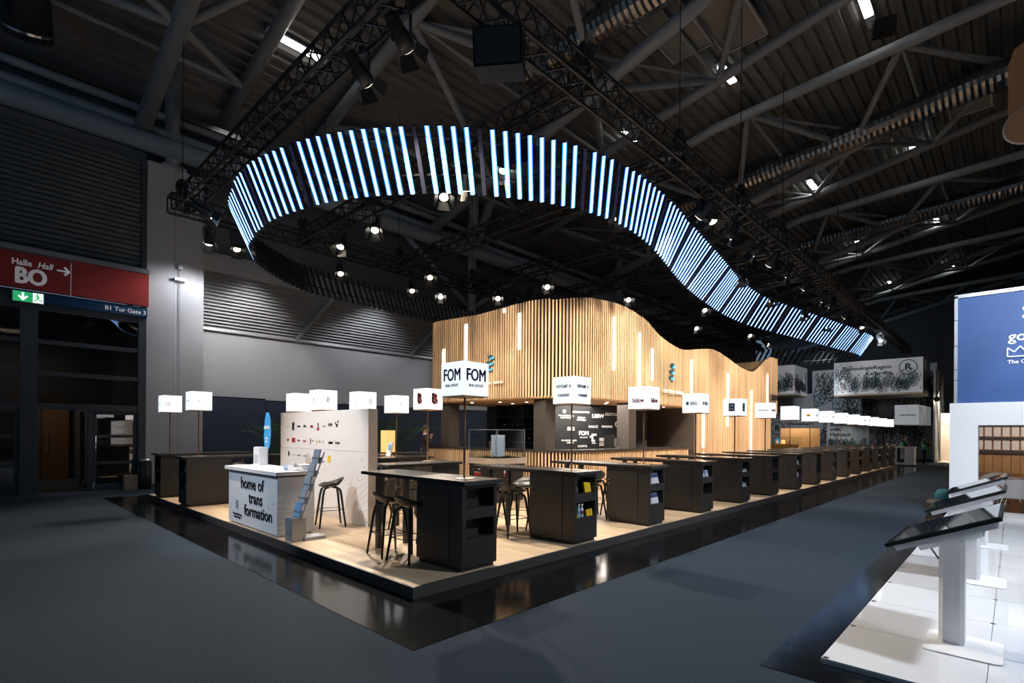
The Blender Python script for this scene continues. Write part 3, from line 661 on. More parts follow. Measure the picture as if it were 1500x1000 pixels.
for i, M_, Bt in step_i:
    on = (i - i0) not in OFFS and (i - i0 + nB if i < i0 else i - i0) not in OFFS
    rel = i - i0
    if rel - nB >= -30 and (rel - nB) in OFFS: on = False
    p = bars[i][0]
    if (p.y > 13.9 and p.x > 4.95) or p.x > 35.9 or p.y > 9.5 and p.x > 30: on = False
    if i in near:
        M2 = M_.copy(); M2.translation = M_.translation - base
        part('bar', bm_on if on else bm_off, rb, M2, label='lit blue white bar' if on else 'unlit dark bar')
    else:
        me = bm_on if on else bm_off
        far.cur = 0
        for pz in me.polygons:
            far.cur = pz.material_index if on or pz.material_index == 0 else 3
            far.add([M_ @ me.vertices[v].co - base for v in pz.vertices], [tuple(range(len(pz.vertices)))])
if far.v:
    o = far.build('far_bars', [black_mt, led_on, led_halo, led_off], rb); o['kind'] = 'stuff'
MB().path([q - base for q in railT] + [railT[0] - base], .018, 5).build('upper_rail', black_mt, rb)
MB().path([q - base for q in railB] + [railB[0] - base], .018, 5).build('lower_rail', black_mt, rb)
wr = MB()
for i in range(0, nB, 12): wr.tube(railT[i] - base, Vector((railT[i].x, railT[i].y, 7.65)) - base, .006, n=4)
wr.build('hanging_wire', black_mt, rb)['kind'] = 'stuff'

# ================================================================== PLATFORM
st = thing('stand_platform', 'low dark edged platform with oak plank floor carrying the whole stand', 'platform', (3.38, 4.69, 0))
MB().box(3.38, 36.3, 4.69, 16.45, 0.004, .112).build('base_frame', fascia, st, off=True)
MB().box(3.38, 36.3, 4.69, 4.72, .112, P + .002).box(3.38, 3.41, 4.72, 16.45, .112, P + .002).build('edge_strip', fascia, st, off=True)
pm = MB().box(.0015, .3135, .0015, 2.3985, 0, .018).mesh('plank', plank_mt)
npk = 0; rest = MB(); cand = []
ix = 0; x = 3.41
while x < 36.0:
    y = 4.72 - (.8 if ix % 3 == 1 else 1.6 if ix % 3 == 2 else 0); iy = 0
    while y < 16.45:
        y0 = max(y, 4.72); y1 = min(y + 2.4, 16.45)
        if y1 - y0 > .05: cand.append((x, y0, y1 - y0))
        y += 2.4
    x += .315; ix += 1
cand.sort(key=lambda c: math.hypot(c[0], c[1]))
for k, (x, y, L) in enumerate(cand):
    if k < 298:
        o = part('plank', pm, st); o.location = (x - 3.38, y - 4.69, .112); o.scale = (1, L / 2.4, 1)
    else: rest.box(x + .0015, x + .3135, y + .0015, y + L - .0015, .112, .130)
rest.build('far_planks', plank_mt, st, off=True)['kind'] = 'stuff'

# ================================================================== WOODEN PAVILION
TOPZ = [(11.42, 5.53), (11.88, 5.60), (12.54, 5.68), (13.99, 5.75), (15.44, 5.54), (16.36, 5.17), (17.35, 4.95), (18.15, 4.88), (19.89, 5.11), (20.86, 5.2), (21.89, 5.09), (23.78, 4.76), (25.0, 4.68), (25.65, 4.81), (26.85, 5.38), (27.64, 5.62), (28.89, 5.66)]
fp = []      # footprint path: list of (x, y, nx, ny, s)
def add_line(a, b): fp.append((Vector((*a, 0)), Vector((*b, 0))))
path = [(12.0, 14.75), (11.55, 14.7), (11.22, 14.5), (11.1, 14.15), (11.1, 13), (11.1, 10.3)]
for k in range(0, 9): t = pi + k / 8 * pi / 2; path.append((12.55 + 1.45 * cos(t), 10.2 + 1.45 * sin(t)))
path += [(20, 8.75), (28.72, 8.75), (28.72, 9.6)]
def walk(path, step):
    out = []; nxt = 0; acc = 0
    for a, b in zip(path, path[1:]):
        a = Vector((*a, 0)); b = Vector((*b, 0)); L = (b - a).length
        if L < 1e-6: continue
        while nxt <= acc + L:
            q = a.lerp(b, (nxt - acc) / L); d = (b - a) / L; out.append((q, d)); nxt += step
        acc += L
    return out
pv = thing('slatted_pavilion', 'bar pavilion clad in pale vertical wooden slats with wavy top edge', 'pavilion', (11.1, 8.75, P))
pb = Vector((11.1, 8.75, P))
um = MB().box(-.0245, .0245, -.020, .014, 0, 1).mesh('slat', slat_mt)
SEAM = 2.85
W = walk(path, .1)
def topz(q):
    if q.y > 9.4 and q.x < 12.3:
        return interp([(8.75, 5.58), (9.9, 5.55), (10.6, 5.53), (12.1, 5.47), (13.8, 5.54), (14.8, 5.55)], q.y)
    return sinterp(TOPZ, q.x)
def place_slat(q, d, z0, z1, parent, base, me=um, name='slat'):
    o = part(name, me, parent); o.location = (q.x - base.x, q.y - base.y, z0 - base.z); o.rotation_euler = (0, 0, math.atan2(d.y, d.x)); o.scale = (1, 1, z1 - z0); return o
zb = lambda q: SEAM
ns = 0
for q, d in W:
    place_slat(q, d, SEAM - .02, topz(q), pv, pb); ns += 1
lwp = thing('slatted_wall', 'full-height slatted wall below the seam at the right of the bar opening', 'slatted wall', (19.2, 8.75, P)); lwb = Vector((19.2, 8.75, P))
for q, d in walk([(19.24, 8.75), (27.75, 8.75)], .1):
    place_slat(q, d, P, SEAM - .035, lwp, lwb)
# curved backing panels
bk = MB(); pts = [(q + Vector((-d.y, d.x, 0)) * .055 * 1, q) for q, d in W]
def inner(q, d, o_): 
    n_ = Vector((-d.y, d.x, 0)); return q + n_ * o_
P1 = [inner(q, d, .075) for q, d in W]; P2 = [inner(q, d, .11) for q, d in W]; Zt = [topz(q) - .03 for q, d in W]
for i in range(len(W) - 1):
    z0 = SEAM
    vs = [(P1[i].x, P1[i].y, z0), (P1[i + 1].x, P1[i + 1].y, z0), (P1[i + 1].x, P1[i + 1].y, Zt[i + 1]), (P1[i].x, P1[i].y, Zt[i]),
          (P2[i].x, P2[i].y, z0), (P2[i + 1].x, P2[i + 1].y, z0), (P2[i + 1].x, P2[i + 1].y, Zt[i + 1]), (P2[i].x, P2[i].y, Zt[i])]
    bk.add(vs, [(0, 1, 2, 3), (7, 6, 5, 4), (3, 2, 6, 7), (0, 4, 5, 1)])
bk.build('backing_panel', mat('dark_brown_board', (.020, .014, .010), .9, var=.1), pv, off=True)
MB().box(19.2, 27.75, 8.82, 8.87, P, SEAM - .04).build('backing_panel', MATS['dark_brown_board'], lwp, off=True)
# soffit, slab, lower rim
sof = [(p.x, p.y) for p in P1[::3]] + [(28.6, 14.6)]
MB().prism(sof, SEAM - .06, SEAM).build('soffit', dark_wood_m, pv, off=True)
# right end wall and return beside the bar
MB().box(19.12, 19.2, 8.75, 12.0, P, SEAM - .06).build('side_wall', mat('brown_grey_panel', (.085, .068, .058), .6, var=.08), pv, off=True)
MB().box(27.75, 27.83, 8.75, 14.5, P, SEAM - .06).build('side_wall', MATS['pine_slat'], pv, off=True)
MB().box(28.60, 28.66, 8.8, 14.5, SEAM, 5.6).build('side_wall', MATS['pine_slat'], pv, off=True)
pil = mat('dark_pillar', (.055, .046, .040), .6, var=.06)
for (x, y) in ((11.55, 13.95), (11.62, 9.80), (14.95, 9.12)):
    MB().box(x - .22, x + .22, y - .22, y + .22, P, SEAM - .06).build('pillar', pil, pv, off=True)
barwall = mat('bar_wall_black', (.016, .018, .020), .6, var=.1)
MB().box(13.9, 14.0, 10.9, 14.6, P, SEAM - .06).build('rear_wall', barwall, pv, off=True)
dq = Vector((17.2 - 13.5, 9.9 - 11.15, 0)); 
MB().add([(13.6, 11.0, P), (17.4, 9.75, P), (17.4, 9.75, SEAM - .06), (13.6, 11.0, SEAM - .06), (13.65, 11.1, P), (17.45, 9.85, P), (17.45, 9.85, SEAM - .06), (13.65, 11.1, SEAM - .06)], [(0, 1, 2, 3), (7, 6, 5, 4), (3, 2, 6, 7), (0, 4, 5, 1), (0, 3, 7, 4), (1, 5, 6, 2)]).build('logo_wall', barwall, pv, off=True)
MB().box(15.5, 19.12, 11.3, 11.4, P, SEAM - .06).build('rear_wall', barwall, pv, off=True)
# shelves with glasses
shm = mat('shelf_black', (.02, .02, .02), .4, var=.1)
for z in (1.45, 1.92, 2.35): MB().box(13.35, 13.9, 11.1, 13.6, z, z + .03).build('shelf', shm, pv, off=True)
for yy in (11.1, 12.3, 13.6): MB().box(13.4, 13.9, yy - .02, yy + .02, 1.1, SEAM - .06).build('shelf_divider', shm, pv, off=True)
# curtain
cu = MB(); vs = []; n = 48
for i in range(n + 1):
    xx = 17.2 + 1.5 * i / n; yy = 11.15 + .06 * sin(i * 1.3) + .02 * sin(i * .37)
    vs += [(xx, yy, P), (xx, yy, 2.5)]
cu.add(vs, [(2 * i, 2 * i + 2, 2 * i + 3, 2 * i + 1) for i in range(n)])
cur = cu.build('curtain', mat('black_curtain', (.025, .027, .03), .9, var=.2), None, smooth=True); tag(cur, 'black pleated curtain hanging at the rear of the bar opening', 'curtain')
# soffit downlights
dlm = MB().lathe([(.045, 0), (.045, -.012), (.03, -.014)], 12).mesh('downlight', led_warm)
for (x, y) in ((11.6, 12.9), (11.9, 11.9), (12.4, 11.2), (12.1, 10.5), (12.9, 10.2), (13.2, 9.5), (14.1, 9.3), (14.6, 9.7), (15.6, 9.3), (16.6, 9.4), (17.6, 9.2), (12.8, 12.2), (11.7, 9.9)):
    part('downlight', dlm, pv, loc=(x - 11.1, y - 8.75, SEAM - .062 - P))
l = bpy.data.lights.new('bar_downlights', 'AREA'); l.energy = 150; l.size = 2.0; l.color = (1, .9, .8); lo = bpy.data.objects.new('bar_downlights', l); COL.objects.link(lo); lo.location = (14.0, 9.9, SEAM - .12)
# LED strips set between slats
for (y, z0, z1) in ((13.72, 3.46, 4.56), (12.6, 3.83, 5.24), (10.3, 4.2, 5.24), (10.91, 5.36, 5.46)):
    MB().box(11.035, 11.075, y - .035, y + .035, z0, z1).build('light_strip', led_warm, pv, off=True)
for (x, z0, z1) in ((13.53, 3.71, 5.31), (15.03, 3.0, 5.05), (15.85, 3.58, 4.62), (18.81, 3.3, 4.57), (19.88, 1.29, 3.01), (22.28, 2.14, 4.36), (25.0, 1.11, 3.81), (27.17, 3.0, 4.74)):
    MB().box(x - .035, x + .035, 8.685, 8.725, z0, z1).build('light_strip', led_warm, pv, off=True)
# emblems
def emblem(parent, o, face, s_):
    """three staggered pairs of slanted bars"""
    for k in range(3):
        for sx, m_ in ((-1, deepteal), (1, cyan)):
            mb = MB(); u = -(k) * .035 + sx * .055; h = -.06 if sx > 0 else 0; z = .22 - k * .17 + h
            p = [(u - .10, z), (u + .08, z + .02), (u + .10, z + .09), (u - .08, z + .07)]
            if face == 'X': vs = [(-.01, -a * s_, b * s_) for a, b in p] + [(.02, -a * s_, b * s_) for a, b in p]
            else: vs = [(a * s_, -.01, b * s_) for a, b in p] + [(a * s_, .02, b * s_) for a, b in p]
            mb.add(vs, [(0, 1, 2, 3), (7, 6, 5, 4), (0, 4, 5, 1), (1, 5, 6, 2), (2, 6, 7, 3), (3, 7, 4, 0)])
            mb.build('emblem_bar', m_, parent, loc=o)
e = thing('wall_emblem', 'blue and teal bar emblem on the left slatted face of the pavilion', 'emblem', (11.0, 11.42, 3.72)); emblem(e, (.02, 0, .12), 'X', 1.0); text('STUTTGART REGION', .10, white_tx, e, (0, 0, -.42), FX, .004, 1.1)
e = thing('wall_emblem', 'blue and teal bar emblem on the front slatted face of the pavilion', 'emblem', (17.3, 8.66, 3.75)); emblem(e, (0, .02, .15), 'Y', 1.25); text('STUTTGART REGION', .16, white_tx, e, (0, 0, -.48), FY, .006, 1.0)
e = thing('wall_lettering', 'dark bank lettering at the far end of the pavilion', 'sign', (28.0, 8.66, 3.62)); text('LBBW', .42, ink, e, (0, 0, 0), FY, .02)
# logo wall prints
LW0 = Vector((13.6, 11.0, 0)); LWd = (Vector((17.4, 9.75, 0)) - LW0); LWd.normalize(); ang = math.atan2(LWd.y, LWd.x)
import itertools
def lw(s, size, u, z, **k):
    p = LW0 + LWd * u + Vector((LWd.y, -LWd.x, 0)) * .012
    text(s, size, white_tx, pv, (p.x - 11.1, p.y - 8.75, z - P), (pi / 2, 0, ang), name='wall_print', **k)
for s, sz, u, z, b in (('≡', .22, .35, 2.52, .01), ('Wirtschaftsförderung\nRegion Stuttgart', .07, .42, 2.36, .002), ('( REGION CAMPUS', .09, 1.0, 2.52, .002), ('Böblingen\nSindelfingen', .08, 1.05, 2.3, .003), ('LBBW', .19, 1.75, 2.40, .01), ('STUTTGART ✦', .13, 2.5, 2.47, .004),
                       ('BBG', .16, .62, 1.95, .01), ('Q', .30, 2.62, 2.12, .008), ('Neckar\nAlb', .08, 2.9, 2.05, .002), ('IMAG ▢', .11, 1.55, 2.03, .005), ('PANDION', .10, 2.15, 2.04, .006), ('FOM', .20, 1.15, 1.80, .012), ('REAL ESTATE', .055, 1.15, 1.66, .002),
                       ('● LUDWIGSBURG\n     AIRPORT', .075, .55, 1.52, .003), ('▟▀\n▙', .14, 1.55, 1.64, .004), ('region', .07, 1.58, 1.47, .002), ('⋁ aurelis', .11, 2.25, 1.68, .004), ('▥▥\n▤▤', .16, 1.95, 1.50, .004), ('SCHÜTTE', .09, 1.1, 1.36, .004), ('▦', .14, 2.6, 1.55, .004)):
    lw(s, sz, u, z, bold=b)
# ------------------------------------------------------------------ bar counter
bc = thing('bar_counter', 'curved bar counter with dark top and vertical wooden slat front', 'bar counter', (11.2, 8.95, P)); bb = Vector((11.2, 8.95, P))
cp = [(11.9, 15.1), (11.2, 15.1), (11.2, 10.3)]
for k in range(0, 9): t = pi + k / 8 * pi / 2; cp.append((12.5 + 1.3 * cos(t), 10.15 + 1.3 * sin(t)))
cp += [(18.9, 8.85)]
CW = walk(cp, .1)
for q, d in CW: place_slat(q, d, P, 1.27, bc, bb)
outer = [inner(q, d, -.05) for q, d in CW[::2]]; inn = [inner(q, d, .55) for q, d in CW[::2]]; b1 = [inner(q, d, .07) for q, d in CW[::2]]; b2 = [inner(q, d, .11) for q, d in CW[::2]]
def strip(A, B, z0, z1):
    mb = MB(); n = len(A); vs = [(p.x, p.y, z0) for p in A] + [(p.x, p.y, z0) for p in B] + [(p.x, p.y, z1) for p in A] + [(p.x, p.y, z1) for p in B]
    for i in range(n - 1):
        mb_f = [(i, i + 1, n + i + 1, n + i), (2 * n + i, 3 * n + i, 3 * n + i + 1, 2 * n + i + 1), (i, 2 * n + i, 2 * n + i + 1, i + 1), (n + i, n + i + 1, 3 * n + i + 1, 3 * n + i)]
        mb.f += mb_f; mb.mi += [0] * 4
    mb.f += [(0, n, 3 * n, 2 * n), (n - 1, 3 * n - 1, 4 * n - 1, 2 * n - 1)]; mb.mi += [0] * 2; mb.v = vs; return mb
strip(outer, inn, 1.27, 1.33).build('counter_top', anthra_top, bc, off=True)
strip(b1, b2, P, 1.27).build('backing_panel', MATS['dark_brown_board'], bc, off=True)
# glasses on the shelves
gp = thing('wine_glass', 'x', 'glass', (0, 0, 0)); MB().lathe([(.035, 0), (.035, .004), (.004, .008), (.004, .08), (.03, .10), (.038, .14), (.03, .19), (.028, .19), (.035, .14), (.027, .105), (.002, .09)], 10).build('bowl', glass_mat('glassware', (.75, .78, .8), fac=.30), gp, smooth=True)
k = 0
for z, ys in ((1.95, [11.25 + .11 * i for i in range(9)]), (1.48, [11.2 + .11 * i for i in range(10)]), (1.95, [12.45 + .11 * i for i in range(9)])):
    for y in ys:
        o = gp if k == 0 else copy_tree(gp); k += 1; o.location = (13.55 + .1 * (k % 2), y, z); o.scale = (1.2, 1.2, 1.0)
        w_ = 'lower bar shelf' if z < 1.6 else 'upper bar shelf, %s group' % ('right' if ys[0] < 12 else 'left')
        o['label'] = 'stemmed glass in the row on the ' + w_; o['group'] = 'glasses on the ' + w_
cm = thing('coffee_machine', 'black coffee machine on the bar before the logo wall', 'coffee machine', (14.9, 9.55, 1.33))
MB().box(-.3, .3, -.2, .2, 0, .42).build('body', black_pl, cm); MB().box(-.3, .3, -.22, -.2, .05, .32).build('front_panel', steel, cm); MB().box(-.2, .2, -.3, -.2, 0, .04).build('drip_tray', steel, cm)

# ================================================================== BAR TABLES
def table_proto():
    t = thing('bar_table', 'x', 'bar table')
    MB().box(-.27, .27, -.42, .42, 0, .05).build('plinth', black_pl, t)
    b = MB(); x0, x1, y0, y1 = -.29, .29, -.455, .455
    b.box(x0, x1, y0 + .20, y1, .05, 1.045)
    b.box(x0, x0 + .06, y0, y0 + .2, .05, 1.045); b.box(x1 - .05, x1, y0, y0 + .2, .05, 1.045)
    b.box(x0 + .06, x1 - .05, y0, y0 + .2, .05, .39); b.box(x0 + .06, x1 - .05, y0, y0 + .2, .63, .76); b.box(x0 + .06, x1 - .05, y0, y0 + .2, 1.0, 1.045)
    b.build('cabinet_body', anthracite, t)
    d = MB().box(-.298, -.29, -.22, .44, .09, 1.01).build('door', anthracite, t)
    MB().tube((-.298, .40, .80), (-.312, .40, .80), .012, n=8).tube((-.298, .40, .73), (-.306, .40, .73), .010, n=8).build('lock', steel, d)
    MB().box(-.32, .32, -.53, 1.80, 1.055, 1.10).build('worktop', anthra_top, t)
    MB().box(-.25, .25, -.4, 1.7, 1.04, 1.056).build('under_frame', black_pl, t)
    for sx in (-.26, .22): MB().box(sx, sx + .06, 1.42, 1.50, 0, 1.045).build('leg', anthracite, t)
    return t
def lamp_proto():
    t = thing('cube_lamp', 'x', 'table lamp')
    MB().lathe([(.11, 0), (.11, .006), (.02, .009)], 20).build('base_plate', mat('brass_plate', (.55, .42, .28), .35, .6, var=.05), t)
    MB().tube((0, 0, .006), (0, 0, 1.03), .014, n=10).build('pole', copper, t, smooth=True)
    MB().box(-.205, .205, -.205, .205, 1.025, 1.04).build('bottom_plate', mat('birch_plate', (.5, .33, .2), .5, var=.1), t)
    MB().box(-.21, .21, -.21, .21, 1.04, 1.455).build('shade', lamp_white, t)
    MB().box(.06, .16, -.05, .05, 0, .003).build('socket_cover', steel, t)
    return t
tp = table_proto(); lpz = lamp_proto(); tu = False
def add_table(x, y, rz, label, group='bar tables with built-in cabinets'):
    global tu
    o = copy_tree(tp) if tu else tp; tu = True; o.location = (x, y, P); o.rotation_euler[2] = rz; o['label'] = label; o['group'] = group; return o
lu = False
def add_lamp(x, y, label, marks=(), z=P + 1.10, sc=1):
    """marks: (text, size, mat, dz, dx) on both visible faces"""
    global lu
    src = copy_tree(lpz) if lu else lpz
    lu = True; o = src; o.location = (x, y, z); o['label'] = label; o['group'] = 'lit cube lamps on the bar tables'
    LM.append((o, marks)); return o
LM = []
LD = [('big dark three-letter lettering', [('FOM', .21, ink_bl, .04, 0), ('REAL ESTATE', .048, ink_gy, -.085, 0)]),
      ('two lines of small navy lettering', [('STUTTGART  ✦', .066, ink, .055, 0), ('roomstr', .085, ink_bl, -.075, 0)]),
      ('dark red lower-case lettering', [('bülow', .13, ink_rd, -.05, 0)]),
      ('grey letters BBG and a round mark', [('● BBG', .105, ink_gy, -.01, 0)]),
      ('a blue square mark with orange rim', 'blue'),
      ('pale spaced lettering', [('PANDION', .072, ink_gy, 0, 0)]),
      ('no visible marking, seventh from the front corner', []),
      ('a yellow square mark', 'yellow'),
      ('faint script lettering', [('Zeta Park', .06, ink_gy, .0, 0)]),
      ('a small dark wordmark', [('krone', .05, ink, .06, -.05)]),
      ('no visible marking, eleventh from the front corner', [('airport', .03, ink_gy, 0, 0)]),
      ('a small dark square letter mark', [('[D]', .10, ink, .0, .08)]),
      ('a thin grey line, thirteenth from the front corner', [('linie', .03, ink_gy, 0, 0)]),
      ('a thin grey line, fourteenth from the front corner', [('werk', .035, ink_gy, 0, 0)]),
      ('a thin grey line, last at the far end', [('hof', .035, ink_gy, 0, 0)])]
TD = ['nearest, at the front corner of the platform', 'second from the front corner, yellow leaflets in its niches', 'third from the front corner, magazines in both niches', 'fourth from the front corner', 'fifth from the front corner', 'sixth from the front corner', 'seventh from the front corner', 'eighth from the front corner', 'ninth from the front corner', 'tenth from the front corner', 'eleventh from the front corner', 'twelfth from the front corner', 'thirteenth from the front corner', 'fourteenth from the front corner', 'last at the far end of the front row']
FX0 = 4.43; SPX = 2.228
for i in range(15):
    x = FX0 + SPX * i; add_table(x, 5.22, 0, 'black bar table with cabinet end, ' + TD[i])
    add_lamp(x - .03, 5.03, 'lit white cube lamp with ' + LD[i][0], LD[i][1])
# left row (cabinets at the left edge of the platform) and inner tables
add_table(3.87, 13.42, -pi / 2, 'black bar table at the left platform edge, next to the white desk')
add_table(3.87, 15.58, -pi / 2, 'black bar table farthest left on the platform, beside the pale pier')
add_lamp(3.72, 13.38, 'lit white cube lamp with small grey triangle mark, over the second left cabinet', [('△  ·········', .05, ink_gy, 0, 0)])
add_lamp(3.66, 15.5, 'lit white cube lamp with yellow dot cluster, farthest left', 'dots')
tB = add_table(6.50, 8.25, pi / 2, 'black bar table behind the nearest one, with the lamp lettered B'); tB.scale = (1, .74, 1)
add_lamp(6.55, 8.62, 'lit white cube lamp with large dark and red letter B', [('B', .30, ink_rd, -.008, .016), ('B', .27, ink, .012, -.016)])
add_table(7.35, 10.45, pi / 2, 'black bar table behind the lamp lettered B, with a tilted card on it')
add_lamp(7.30, 10.85, 'lit white cube lamp with two faint blue dots, left of the lamp lettered B', [('● ······', .035, ink_bl, 0, 0)])
add_table(5.75, 11.6, -pi / 2, 'black bar table hidden behind the white partition wall')
add_lamp(5.35, 10.7, 'lit white cube lamp with blue bar emblem above the middle of the white partition', 'emblem')
add_lamp(6.15, 10.45, 'lit white cube lamp with dotted ring above the right end of the white partition', [('◌', .18, ink_bl, 0, .06)])
add_lamp(5.45, 12.1, 'lit white cube lamp without clear marking above the left end of the white partition', [])
for o, marks in LM:
    if marks in ('blue', 'yellow', 'dots', 'emblem'):
        for face in ('X', 'Y'):
            def fl_(u0, u1, z0, z1, m_, dd=0, nm='printed_mark'):
                if face == 'X': MB().box(-.2125 - dd, -.21, -u1, -u0, 1.247 + z0, 1.247 + z1).build(nm, m_, o)
                else: MB().box(u0, u1, -.2125 - dd, -.21, 1.247 + z0, 1.247 + z1).build(nm, m_, o)
            if marks == 'blue': fl_(-.075, .075, -.10, .10, ink_or); fl_(-.065, .065, -.09, .09, mat('mark_blue', (.02, .05, .22), .5, var=.03), .001); fl_(-.04, .04, .01, .07, mat('mark_pale', (.5, .75, .9), .5, var=.03), .002); fl_(-.045, -.008, -.06, -.02, white_tx, .002); fl_(.008, .045, -.06, -.02, white_tx, .002)
            elif marks == 'yellow': fl_(-.055, .055, -.05, .03, ink_yl); fl_(-.055, .055, .045, .055, ink_gy)
            elif marks == 'dots':
                for a_, b_ in ((-.03, .03), (.03, .02), (-.05, -.01), (.0, -.03), (.04, -.02)): fl_(a_ - .1 - .012, a_ - .1 + .012, b_ - .012, b_ + .012, ink_yl)
            else:
                for k in range(3): fl_(-.03 - .008 * k, .012 - .008 * k, .04 - .035 * k, .055 - .035 * k, ink_bl); fl_(0.0 - .008 * k, .045 - .008 * k, .025 - .035 * k, .04 - .035 * k, cyan)
        continue
    for (s, sz, m_, dz, dx) in marks:
        wd = min(.85, .30 / (sz * .62 * len(s))) if len(s) > 2 else .8
        text(s, sz, m_, o, (-.213, -dx, 1.247 + dz), FX, sz * .022, wd); text(s, sz, m_, o, (dx, -.213, 1.247 + dz), FY, sz * .022, wd)

# ------------------------------------------------------------------ bar stools
def stool_proto():
    t = thing('bar_stool', 'x', 'bar stool')
    mb = MB(); NR, NT = 7, 28; vs = []
    def surf(r, a, off):
        # a=0 is the back (+x)
        c, s_ = cos(a), sin(a); rx = .205 * (abs(c)**.9) * (1 if c > 0 else -1); ry = .215 * (abs(s_)**.9) * (1 if s_ > 0 else -1)
        bk = max(0, c) ** 1.2; sd = abs(s_) ** 2
        z = .715 + .010 * r + (r ** 3.2) * (.035 * (1 - bk) * (.3 + sd) + .145 * bk) - off * (1 - .35 * r)
        k = 1 - off * .5
        return (rx * r * k + .02 * bk * r * r, ry * r * k, z)
    for off in (0, .028):
        vs.append(surf(0, 0, off))
        for i in range(1, NR + 1):
            for j in range(NT): vs.append(surf(i / NR, 2 * pi * j / NT, off))
    K = 1 + NR * NT; fs = []
    for o_, fl in ((0, 0), (K, 1)):
        for j in range(NT):
            f = (o_, o_ + 1 + j, o_ + 1 + (j + 1) % NT); fs.append(f if not fl else f[::-1])
            for i in range(NR - 1):
                a = o_ + 1 + i * NT; f = (a + j, a + NT + j, a + NT + (j + 1) % NT, a + (j + 1) % NT); fs.append(f if not fl else f[::-1])
    a = 1 + (NR - 1) * NT
    for j in range(NT): fs.append((a + j, K + a + j, K + a + (j + 1) % NT, a + (j + 1) % NT))
    mb.add(vs, fs).build('seat', black_pl, t, smooth=True)
    for sx in (-1, 1):
        for sy in (-1, 1):
            MB().path([(sx * .03, sy * .03, .690), (sx * .10, sy * .10, .685), (sx * .135, sy * .135, .655), (sx * .155, sy * .155, .55), (sx * .22, sy * .22, 0)], [.014, .018, .021, .021, .015], 8).build('leg', stain, t, smooth=True)
    q = .188; pts = [(q, q, .30), (-q, q, .30), (-q, -q, .30), (q, -q, .30), (q, q, .30)]
    fr = MB()
    for p_, q_ in zip(pts, pts[1:]): fr.tube(p_, q_, .006, n=6)
    fr.build('footrest', black_mt, t)
    return t
sp_ = stool_proto(); su = False
def add_stool(x, y, rz, label):
    global su
    o = copy_tree(sp_) if su else sp_; su = True; o.location = (x, y, P); o.rotation_euler[2] = rz; o['label'] = label; o['group'] = 'black bar stools'
TT = ['the nearest bar table', 'the second bar table', 'the third bar table', 'the fourth bar table', 'the fifth bar table', 'the sixth bar table']
for i in range(6):
    x = FX0 + SPX * i
    for sd, nm in ((-1, 'left'), (1, 'right')):
        for yy, n2 in ((5.93 if i else 5.74, 'closer to its cabinet'), (6.42 if i else 6.22, 'farther in')):
            if i == 0 and sd == 1 and yy < 6: continue
            if sd == -1: xx = x - .37 - .08 * rnd.random()
            else: xx = x + .37 + .08 * rnd.random()
            if i == 0 and sd == -1: xx = 4.10
            if i == 0 and sd == 1: xx = 4.90
            add_stool(xx, yy + .06 * rnd.random(), (pi if sd < 0 else 0) + rnd.uniform(-.35, .35), 'black bar stool %s of %s, %s' % (nm, TT[i], n2))
add_stool(4.55, 8.80, -.3, 'black shell bar stool behind the white desk, in front of the partition')
add_stool(4.9, 12.85, -pi / 2, 'black shell bar stool between the white desk and the left tables'); add_stool(5.5, 12.9, -pi / 2, 'black shell bar stool second behind the white desk, by the left tables')
add_stool(4.95, 14.3, pi / 2, 'black shell bar stool between the two left tables'); add_stool(5.45, 14.35, pi / 2, 'black shell bar stool deeper between the two left tables')
add_stool(5.35, 7.62, -pi / 2, 'black shell bar stool behind the nearest table, left one'); add_stool(5.95, 7.6, -pi / 2, 'black shell bar stool behind the nearest table, right one')
add_stool(6.3, 9.3, pi / 2, 'black shell bar stool under the table with the tilted card'); add_stool(5.6, 9.0, pi / 2, 'black shell bar stool just right of the partition end')

# ------------------------------------------------------------------ leaflets, bottles in the niches
def leaflet(x, y, z, w_, h_, m_, label, tilt=.2, d=.03, rz=0, group=None, cover=None):
    t = thing('brochure', label, 'brochure', (x, y, z), rz, group)
    MB().box(-w_ / 2, w_ / 2, -d / 2, d / 2, 0, h_).build('pages', m_, t, rot=(-tilt, 0, 0))
    if cover: MB().box(-w_ * .5, w_ * .5, -d / 2 - .002, -d / 2, h_ * .55, h_ * .88).build('cover_print', cover, t, rot=(-tilt, 0, 0))
    return t
T2 = FX0 + SPX; T3 = FX0 + 2 * SPX; T4 = FX0 + 3 * SPX; T5 = FX0 + 4 * SPX; YN = 4.84
leaflet(T2 + .10, YN, P + .76, .08, .16, yellow, 'yellow brochures standing in the upper niche of the second table, left pile'); leaflet(T2 + .18, YN, P + .76, .08, .15, yellow, 'yellow brochures standing in the upper niche of the second table, right pile')
leaflet(T2 - .20, YN - .03, P + .39, .07, .11, yellow, 'small yellow box in the lower niche of the second table, left'); leaflet(T2 + .12, YN - .02, P + .39, .09, .10, yellow, 'yellow open box in the lower niche of the second table, middle'); leaflet(T2 + .19, YN - .03, P + .39, .07, .11, yellow, 'small yellow box in the lower niche of the second table, right')
for k, (dx, c) in enumerate(((-.12, 'pale blue'), (-.04, 'white'))):
    b = thing('spray_bottle', '%s spray bottle in the lower niche of the second table' % c, 'bottle', (T2 + dx, YN - .02, P + .39))
    MB().lathe([(.025, 0), (.028, .01), (.028, .13), (.012, .16), (.012, .18)], 12).build('flask', mat('bottle_' + str(k), (.35, .62, .8) if k == 0 else (.75, .78, .8), .3, var=.05), b, smooth=True)
    MB().box(-.012, .03, -.01, .01, .18, .205).build('nozzle', white_mt, b); MB().lathe([(.029, .05), (.029, .10)], 12).build('paper_band', ink_rd if k else bluepaper, b)
